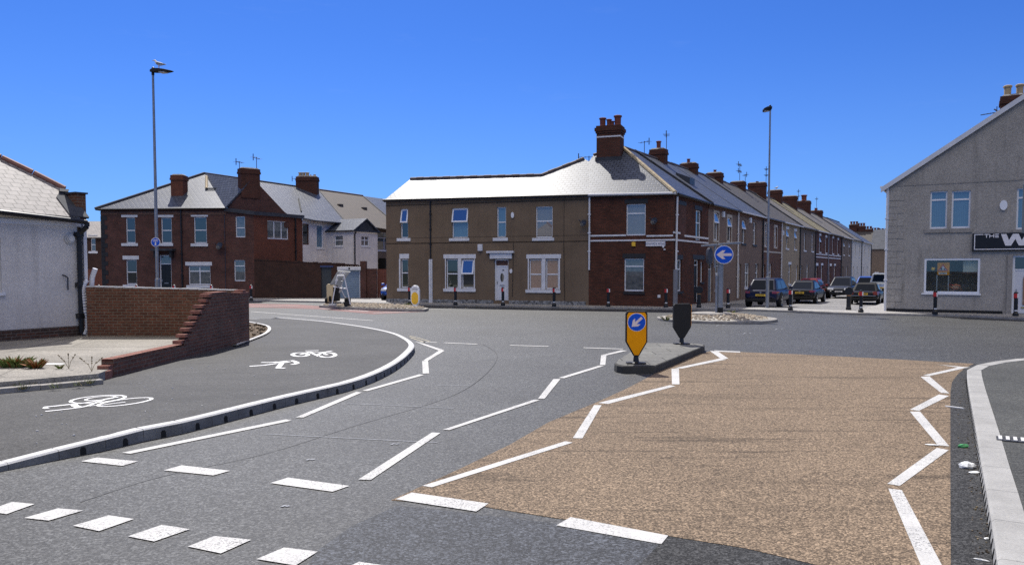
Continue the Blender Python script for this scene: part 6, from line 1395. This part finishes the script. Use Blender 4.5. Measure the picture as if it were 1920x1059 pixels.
# ================================================================== CARS
def car(name, label, p, yaw, L, W, Hh, paint, style, plate='y', reg='', reg2=''):
    """front is +x; p is the ground point under the car's middle"""
    F = Fr((p[0],p[1]), yaw, p[2]); o = thing(name, F, label, 'car', 'cars parked in the side street')
    hw, hl = W/2, L/2; suv = style in ('suv','mpv','van'); zb = .24 if suv else .19; zs = Hh*(.60 if suv else .63); zh = zs*(1.0 if style != 'mpv' else 1.02)
    st = {'suv': (-hl+.12,-hl+.72,.55,1.15), 'mpv': (-hl+.1,-hl+.55,.35,1.35), 'sedan': (-hl+.45,-hl+1.35,.25,1.05), 'cabrio': (-hl+.85,-hl+1.45,.15,.75), 'van': (-hl+.05,-hl+.2,.7,1.3)}[style]
    boot = zs if style != 'cabrio' else zs*.98
    S_ = [(-hl, .80, .34, zs*.55), (-hl+.02, .88, .28, zs*.93), (-hl+.14, .96, .24, boot*.985), (-hl+.5, 1.0, zb, boot), (-.6, 1.0, zb, zs), (.6, 1.0, zb, zs), (hl-1.0, .99, zb, zh*.96), (hl-.4, .95, .22, zh*.86), (hl-.1, .86, .24, zh*.72), (hl, .70, .32, zh*.55)]
    m = MB(); rings = []
    for x, kw, z0, z1 in S_:
        w = hw*kw; half = [(w*.80,z0),(w*.97,z0+.12),(w*1.0,z0+(z1-z0)*.55),(w*.97,z1-.07),(w*.88,z1),(w*.4,z1+.025)]
        rings.append([(x,y,z) for y, z in half]+[(x,-y,z) for y, z in half[::-1]])
    n = len(rings[0])
    for a, b in zip(rings, rings[1:]):
        for k in range(n): j = (k+1) % n; m.poly([a[k],a[j],b[j],b[k]])
    m.poly(rings[0]); m.poly(rings[-1][::-1])
    me_v = {}; idx = []; V = []; 
    for v in m.v:
        if v not in me_v: me_v[v] = len(V); V.append(v)
        idx.append(me_v[v])
    m.f = [[idx[i] for i in f] for f in m.f]; m.v = V
    body = m.build('body', M[paint], o, F, smooth=True, sub=2)
    xr0, xr1, xf1, xf0 = st; b0, b1 = hw*.86, hw*.66; zt = Hh; zq = zs-.04
    B4 = [(xr0,-b0,zq),(xf0,-b0,zq),(xf0,b0,zq),(xr0,b0,zq)]; xm = (xr1+xf1)/2; T4 = [(xr1,-b1,zt-.04),(xf1,-b1,zt-.04),(xf1,b1,zt-.04),(xr1,b1,zt-.04)]
    g = MB(); g.hexa(B4, T4); g.hexa(T4, [(xr1+.12,-b1*.85,zt),(xf1-.15,-b1*.85,zt),(xf1-.15,b1*.85,zt),(xr1+.12,b1*.85,zt)])
    g.build('cabin', M['black_m'] if style == 'cabrio' else M[paint], o, F, smooth=False, bevel=.09, seg=4)
    def pane(nm, q, u0, u1, v0, v1, mat='g_car', off=.006):
        a, b, c, d = [Vector(v) for v in q]; f = lambda u, v: (a*(1-u)+b*u)*(1-v)+(d*(1-u)+c*u)*v
        nn = (b-a).cross(d-a).normalized(); A = [f(u0,v0),f(u1,v0),f(u1,v1),f(u0,v1)]
        cen = Vector((xm,0,(zq+zt)/2)); nn = nn if nn.dot(f(.5,.5)-cen) > 0 else -nn
        MB().hexa([v-nn*.01 for v in A], [v+nn*off for v in A]).build(nm, M[mat], o, F)
    pane('rear_window', [B4[3],B4[0],T4[0],T4[3]], .10, .90, .12, .90); pane('windscreen', [B4[1],B4[2],T4[2],T4[1]], .07, .93, .08, .93)
    for s in (0, 1):
        q = [B4[0],B4[1],T4[1],T4[0]] if s == 0 else [B4[3],B4[2],T4[2],T4[3]]
        if style != 'cabrio': pane('side_window', q, .14, .46, .14, .86)
        pane('side_window', q, .49 if style != 'cabrio' else .4, .84, .14, .86)
    rw = .345 if suv else .315
    for xx in (-hl+.82, hl-.86):
        for s in (-1, 1):
            ar = MB().tube((xx,s*(hw-.2),rw+.03),(xx,s*(hw+.004),rw+.03), rw+.065, n=28); ar.build('wheel_arch', M['black_m'], o, F)
            w = MB().tube((xx,s*(hw-.2),rw),(xx,s*(hw+.012),rw), rw, n=28).build('wheel', M['tyre'], o, F, bevel=.02)
            r_ = MB(); 
            for k in range(5):
                t = 2*math.pi*k/5+.3; u = Vector((math.cos(t),0,math.sin(t))); v = Vector((-math.sin(t),0,math.cos(t))); c = Vector((xx,s*(hw+.018),rw)); e = Vector((0,s*.008,0))
                A = [c+u*.03-v*.035, c+u*rw*.66-v*.05, c+u*rw*.66+v*.05, c+u*.03+v*.035]; r_.hexa([a-e for a in A],[a+e for a in A])
            for k in range(20):
                t0, t1 = 2*math.pi*k/20, 2*math.pi*(k+1)/20; c = Vector((xx,s*(hw+.014),rw)); q = lambda t, r: c+Vector((math.cos(t)*r,0,math.sin(t)*r)); r_.poly([q(t0,rw*.62),q(t1,rw*.62),q(t1,rw*.72)+Vector((0,s*.01,0)),q(t0,rw*.72)+Vector((0,s*.01,0))])
            r_.build('rim', M['rim'], w, F)
    for s in (-1, 1):
        m = MB(); zt_ = zs*.86; h_ = .20 if style == 'cabrio' else .13
        m.hexa([(-hl-.012,s*hw*.64,zt_-h_/2),(-hl+.03,s*hw*.90,zt_-h_/2),(-hl+.34,s*hw*1.0,zt_-h_*.1),(-hl+.3,s*hw*.5,zt_-h_/2)], [(-hl-.005,s*hw*.65,zt_+h_/2),(-hl+.04,s*hw*.88,zt_+h_/2),(-hl+.38,s*hw*.985,zt_+h_/2),(-hl+.3,s*hw*.5,zt_+h_/2)]); m.build('tail_light', M['lamp_red'], o, F, bevel=.012)
        m = MB(); zh_ = zh*.70; m.hexa([(hl+.0,s*hw*.40,zh_-.06),(hl-.1,s*hw*.84,zh_-.05),(hl-.42,s*hw*.955,zh_),(hl-.3,s*hw*.4,zh_)], [(hl-.06,s*hw*.42,zh_+.05),(hl-.16,s*hw*.82,zh_+.08),(hl-.46,s*hw*.93,zh_+.11),(hl-.3,s*hw*.4,zh_+.1)]); m.build('headlight', M['lamp_clear'], o, F, bevel=.012)
        m = MB(); m.box(xf0-.18,xf0-.02,min(s*hw*.90,s*hw*1.12),max(s*hw*.90,s*hw*1.12),zs-.0,zs+.14); m.build('wing_mirror', M[paint], o, F, bevel=.03)
    m = MB(); m.box(-hl-.03,-hl+.2,-hw*.84,hw*.84,.27,.46); m.build('rear_bumper', M['black_m'] if style != 'cabrio' else M[paint], o, F, bevel=.04); m = MB(); m.box(hl-.25,hl+.0,-hw*.72,hw*.72,.26,.44); m.build('front_bumper', M['black_m'], o, F, bevel=.04); MB().box(hl-.07,hl-.0,-hw*.38,hw*.38,zh*.55,zh*.70).build('grille', M['black'], o, F, bevel=.01)
    if style == 'cabrio': MB().box(-hl-.035,-hl+.05,-hw*.8,hw*.8,zs*.655,zs*.70).build('chrome_strip', M['rim'], o, F)
    zp = {'suv': zs*.70, 'mpv': zs*.72, 'sedan': zs*.76, 'cabrio': zs*.80, 'van': zs*.6}[style]
    pl = MB().box(-hl-.035,-hl+.02,-.26,.26,zp-.055,zp+.055).build('rear_plate', M['plate_y'], o, F)
    FT = Fr(F.w(-hl-.037,0), yaw-math.pi/2, p[2]); 
    if reg: text_obj('registration', reg, .10, M['ink'], pl, FT, 0, zp-.035, -.002, sx=.82)
    pf = MB().box(hl-.01,hl+.025,-.26,.26,.46,.57).build('front_plate', M['plate_w'], o, F)
    if reg2: text_obj('registration', reg2, .10, M['ink'], pf, Fr(F.w(hl+.026,0), yaw+math.pi/2, p[2]), 0, .48, -.002, sx=.82)
    m = MB().disc((0,zs*.86), .055, -.01, .0, 16); FT2 = Fr(F.w(-hl-.018,0), yaw-math.pi/2, p[2]); m.build('badge', M['rim'], o, FT2)
    return o
M['paint_navy'] = plain('navy_paint', (.006,.008,.034), .38, .25, 0, .12); M['paint_black'] = plain('black_paint', (.009,.009,.010), .38, .25, 0, .12); M['paint_slate'] = plain('slate_paint', (.022,.026,.034), .38, .25, 0, .12)
M['paint_blue'] = plain('blue_paint', (.02,.09,.42), .38, .25, 0, .12); M['paint_silver'] = plain('silver_paint', (.42,.46,.50), .25, .5, .3, 1.0); M['paint_red'] = plain('red_paint', (.22,.02,.02), .38, .25, 0, .12)
def cpos(px, Y, z, hl, a=TA, rear=True):
    d = ray(px, 560); X_ = d.x/d.y*Y; s = hl if rear else -hl; return (X_+math.cos(a)*s, Y+math.sin(a)*s, z)
car('parked_suv', 'dark navy SUV parked behind the right lamp post', cpos(1426,40.6,.02,2.15), TA, 4.3, 1.80, 1.50, 'paint_navy', 'suv', reg='NJ14 OEW')
car('parked_saloon', 'black saloon parked ahead of the navy SUV', cpos(1499,48.3,-.14,2.3), TA, 4.6, 1.80, 1.42, 'paint_black', 'sedan', reg='NA57 KXU')
car('parked_hatchback', 'dark red car mostly hidden ahead of the black saloon', cpos(1513,56.0,-.14,2.0), TA, 4.1, 1.72, 1.48, 'paint_red', 'suv')
car('parked_people_carrier', 'dark slate people carrier facing the camera in the side street', cpos(1572,57,-.14,2.2), TA+math.pi, 4.4, 1.80, 1.58, 'paint_slate', 'mpv', reg2='NV08 FLA')
car('parked_convertible', 'black convertible with soft top beside the shop gable', cpos(1618,46.8,-.16,2.1), TA, 4.2, 1.74, 1.33, 'paint_black', 'cabrio', reg='NC03 WRB')
car('parked_van', 'silver van behind the convertible at the shop corner', cpos(1650,62,-.14,2.3), TA, 4.6, 1.85, 1.85, 'paint_silver', 'van', reg='NK12 TPE')
car('parked_hatchback', 'blue car far along the side street behind the convertible roof', cpos(1620,70,-.14,2.0), TA, 4.0, 1.72, 1.50, 'paint_blue', 'suv')
oc = car('blue_car', 'bright blue car nosing out behind the left end of the brown house', cpos(734,47.6,.1,2.0,R(82)), R(262), 4.0, 1.70, 1.42, 'paint_blue', 'sedan', reg2='NL61 HBC'); del oc['group']

# ================================================================== WEEDS AND LITTER
def leafy(name, p, n, h, sp, mats, label, seed, group=None, wid=.02):
    rr = random.Random(seed); F = Fr((p.x,p.y), 0, p.z); o = thing(name, F, label, 'plant', group); mb = MB()
    for k in range(n):
        a = rr.random()*6.283; r0 = rr.random()**.6*sp*.75; b = Vector((r0*math.cos(a), r0*math.sin(a)*.6, 0)); d = Vector((math.cos(a)*rr.uniform(.2,.9), math.sin(a)*rr.uniform(.2,.9), rr.uniform(.5,1.2))).normalized(); L = h*rr.uniform(.45,1.05); side = d.cross(Vector((rr.uniform(-1,1),rr.uniform(-1,1),.2))).normalized()*wid*rr.uniform(.6,1.3)
        m1 = b+d*L*.5; t = b+d*L+Vector((d.x,d.y,-.4))*L*.22; mm = 1 if rr.random() < mats[2] else 0
        mb.poly([b-side*.4, b+side*.4, m1+side, m1-side], mm); mb.poly([m1-side, m1+side, t], mm)
    mb.build('leaves', [M[mats[0]], M[mats[1]]], o, F); return o
yd = lambda px, py: G(px, py, ZY)
leafy('weed_clump', yd(26,688), 240, .25, .27, ('leaf','leaf_r',.15), 'larger green weed clump on the concrete yard', 1, wid=.022)
leafy('weed_clump', yd(67,690), 110, .22, .13, ('leaf','leaf_r',.7), 'smaller rusty brown weed clump beside the green clump', 2, wid=.022)
leafy('weed', yd(112,691), 26, .12, .05, ('leaf','leaf_r',.2), 'tiny yellow green weed on the concrete yard near the rusty clump', 3, wid=.012)
def twig(px, py, lean, label, seed, h=.28):
    rr = random.Random(seed); p = yd(px,py); F = Fr((p.x,p.y), 0, p.z); o = thing('dry_weed', F, label, 'plant'); m = MB()
    for k in range(3):
        d = Vector((lean*(k-1)+rr.uniform(-.2,.2), rr.uniform(-.2,.2), 1)).normalized(); pts = [Vector((0,0,0)), d*h*.5, d*h+Vector((lean*.15*(k-1),0,0))]; m.path([tuple(v) for v in pts], .004, 5)
        for q in range(6): c = pts[1].lerp(pts[2], rr.random()); m.obox((c.x,c.y), rr.random()*3, .022, .014, c.z, c.z+.014)
    m.build('stem', M['stem'], o, F)
twig(129,691,.35,'thin dry forked weed in the middle of the yard edge',4,.27); twig(172,696,.6,'thin spreading dry weed beside the low wall end',5,.26)
q = [(30,724),(42,726),(96,715),(104,713),(128,712),(140,711),(2,722),(170,715),(104,723),(148,719),(85,712),(62,720),(155,708)]
m = MB(); rr = random.Random(9)
for px, py in q:
    p = G(px,py,.2)
    for k in range(26):
        a = rr.random()*6.28; r0 = rr.random()*.1; b = Vector((p.x+r0*math.cos(a), p.y+r0*math.sin(a), .17)); d = Vector((rr.uniform(-.7,.7), rr.uniform(-.7,.7), 1)).normalized(); s = d.cross(Vector((1,.3,0))).normalized()*.012; L = rr.uniform(.04,.12); m.poly([b-s, b+s, b+d*L+s*.3, b+d*L-s*.3], 1 if rr.random() < .25 else 0)
tag(m.build('kerb_weeds', [M['leaf'], M['stem']]), kind='stuff')
for px, py, z, s, lab in ((1249,601,.1,.26,'green weed at the left edge of the cobbled roundabout'), (1370,588,.2,.22,'small weed beside the mast plinth'), (766.5,573,.14,.24,'weed on the splitter island beside the yellow bollard')): leafy('weed', G(px,py,z), 40, s, .12, ('leaf','stem',.4), lab, int(px), wid=.016)
def crumple(name, px, py, sx, sy, sz, mat, label, cat, ang=0, seed=1, z=.004):
    rr = random.Random(seed); p = G(px,py,z); F = Fr((p.x,p.y), ang, z); m = MB(); n = 9; R1 = []
    for lv, (f, zz) in enumerate(((.8,.0),(1,.4),(.75,.8),(.3,1))): R1.append([(sx/2*f*math.cos(2*math.pi*k/n)*rr.uniform(.75,1.15), sy/2*f*math.sin(2*math.pi*k/n)*rr.uniform(.75,1.15), sz*zz*rr.uniform(.8,1.1)+.001) for k in range(n)])
    for a, b in zip(R1, R1[1:]):
        for k in range(n): j = (k+1) % n; m.poly([a[k],a[j],b[j],b[k]])
    m.poly(R1[-1]); return tag(m.build(name, M[mat], None, F), label, cat)
crumple('paper_cup', 1813,876,.19,.13,.06,'litter_w','crushed white cup in the gutter beside the right kerb','litter',R(10),1); crumple('paper_scrap', 1827,886,.12,.07,.015,'litter_w','flat white paper scrap touching the kerb below the crushed cup','litter',.3,2)
crumple('plastic_bottle', 1806,838.5,.13,.045,.04,'litter_g','flattened green plastic bottle on the dark gutter strip','litter',R(-8),3); crumple('paper_scrap', 1748,834,.15,.06,.012,'litter_w','torn white scrap beside the right zigzag line','litter',-.3,4,.009)
p0, p1 = G(1776,762,.01), G(1808,766,.01); m = MB(); m.hexa([(p0.x,p0.y,.005),(p1.x,p1.y,.005),(p1.x,p1.y+.05,.005),(p0.x,p0.y+.05,.005)],[(p0.x,p0.y,.02),(p1.x,p1.y,.02),(p1.x,p1.y+.05,.02),(p0.x,p0.y+.05,.02)]); tag(m.build('paper_strip', M['litter_w']), 'thin white paper strip lying between buff surfacing and right kerb', 'litter')
crumple('paper_scrap', 1850,1010,.05,.03,.012,'litter_w','small white scrap at the foot of the right kerb','litter',.5,6); crumple('wrapper', 1840,1050,.10,.02,.01,'litter_w','pale wrapper lying low in the right gutter','litter',R(-35),7); crumple('flat_paper', 92,682,.62,.18,.006,'litter_w','flat white sheet on the yard behind the weed clumps','litter',.0,8,ZY+.002)
m = MB(); rr = random.Random(12); 
for k in range(300):
    a = rr.random(); px, py = [(1826,790),(1836,850),(1845,920),(1855,1000),(1818,745),(1813,715)][rr.randint(0,5)]; p = G(px-rr.random()**2*30-2, py+rr.uniform(-40,40), .006); s = rr.uniform(.003,.009); m.obox((p.x,p.y), rr.random()*3, s*2, s, .005, .005+s*.8, 0 if rr.random() < .75 else 1)
tag(m.build('gutter_debris', [M['soil'], M['stem']]), kind='stuff')
m = MB(); 
for k in range(260):
    px, py = rr.uniform(60,760), rr.uniform(620,830); p = G(px,py,.132)
    kx = min(KL, key=lambda v: (v-p).length)
    if p.x < kx.x-.35 and p.x > -6.3 and p.y < 27: s = rr.uniform(.004,.013); m.obox((p.x,p.y), rr.random()*3, s*2, s, .128, .131+s)
tag(m.build('path_grit', M['kerb']), kind='stuff')

# grey back of a road sign at the right edge of the view
gs = thing('grey_sign', Fr((0,0),0), 'grey back of a road sign cut by the right frame edge', 'road sign'); F = Fr(hit(1931,420,Vector((0,12,0)),Vector((0,1,0))), R(-30), 0); F = Fr((hit(1935,420,Vector((0,12,0)),Vector((0,1,0))).x, 12), R(-34), 0)
gs.matrix_basis = F.M; MW[gs.name] = F.M.copy(); x0 = F.xz(1916.5,400)[0]; z1, z0 = F.xz(1918,346)[1], F.xz(1918,437)[1]; m = MB().box(x0,x0+.6,0,.02,z0,z1); m.build('plate', mk('sign_back_grey', (.16,.19,.21), .6), gs, F, bevel=.004); MB().lathe([(.04,.12),(.04,z1+.05)], (x0+.3,.07), 12).build('post', M['steel'], gs, F)

# ================================================================== LIGHT, SKY, RENDER
SUN_AZ, SUN_EL = R(-18), R(52)
sd = bpy.data.lights.new('sun', 'SUN'); sd.energy = 4.0; sd.angle = R(.53); sd.color = (1.0,.965,.91); so = bpy.data.objects.new('sun', sd); COL.objects.link(so)
v = Vector((math.sin(SUN_AZ)*math.cos(SUN_EL), math.cos(SUN_AZ)*math.cos(SUN_EL), math.sin(SUN_EL))); so.rotation_euler = v.to_track_quat('Z','Y').to_euler(); so.location = v*60
w = bpy.data.worlds.new('World'); scn.world = w; w.use_nodes = True; nt = w.node_tree; bg = nt.nodes['Background']
sk = nt.nodes.new('ShaderNodeTexSky'); sk.sky_type = 'NISHITA'; sk.sun_disc = False; sk.sun_elevation = SUN_EL; sk.sun_rotation = SUN_AZ; sk.altitude = 0; sk.air_density = 1.0; sk.dust_density = .15; sk.ozone_density = 3.0
blue = _mix(nt, 1.0, sk.outputs[0], (.135,.268,.57), 'MULTIPLY')
wisp = _noise(nt, _map(nt, _coord(nt, 'Generated'), (3, 3, 14)), 2.4, 6, .7, .60, .85); blue = _mix(nt, _math(nt, 'MULTIPLY', wisp, .05), blue, (2.6,3.2,4.2))
gen = _coord(nt, 'Generated'); sp = nt.nodes.new('ShaderNodeSeparateXYZ'); nt.links.new(gen, sp.inputs[0])
def smooth_range(v, a, b):
    r = nt.nodes.new('ShaderNodeMapRange'); r.interpolation_type = 'SMOOTHSTEP'; r.inputs['From Min'].default_value = a; r.inputs['From Max'].default_value = b; nt.links.new(v, r.inputs['Value']); return r.outputs[0]
hz = _math(nt, 'MULTIPLY', smooth_range(_math(nt, 'MULTIPLY', sp.outputs[2], -1.0), -.30, .0), .22); blue = _mix(nt, hz, blue, (1.5,2.6,4.7))
# invented cloud behind the camera and overhead haze, added as fill for shaded walls
behind = _math(nt, 'MULTIPLY', _math(nt, 'MULTIPLY', smooth_range(sp.outputs[2], .46, .66), smooth_range(_math(nt, 'MULTIPLY', sp.outputs[1], -1.0), -.05, .55)), _noise(nt, gen, 2.2, 5, .6, .25, .55))
over = _math(nt, 'MULTIPLY', smooth_range(sp.outputs[2], .42, .95), .22)
nt.links.new(_mix(nt, _math(nt, 'MAXIMUM', behind, over), blue, (9.4,8.5,6.9)), bg.inputs['Color']); bg.inputs['Strength'].default_value = .15
vs = scn.view_settings; vs.view_transform = 'Standard'; vs.look = 'None'; vs.exposure = .5; vs.gamma = 1.0; vs.use_curve_mapping = False
scn.cycles.max_bounces = 6; scn.cycles.use_denoising = False
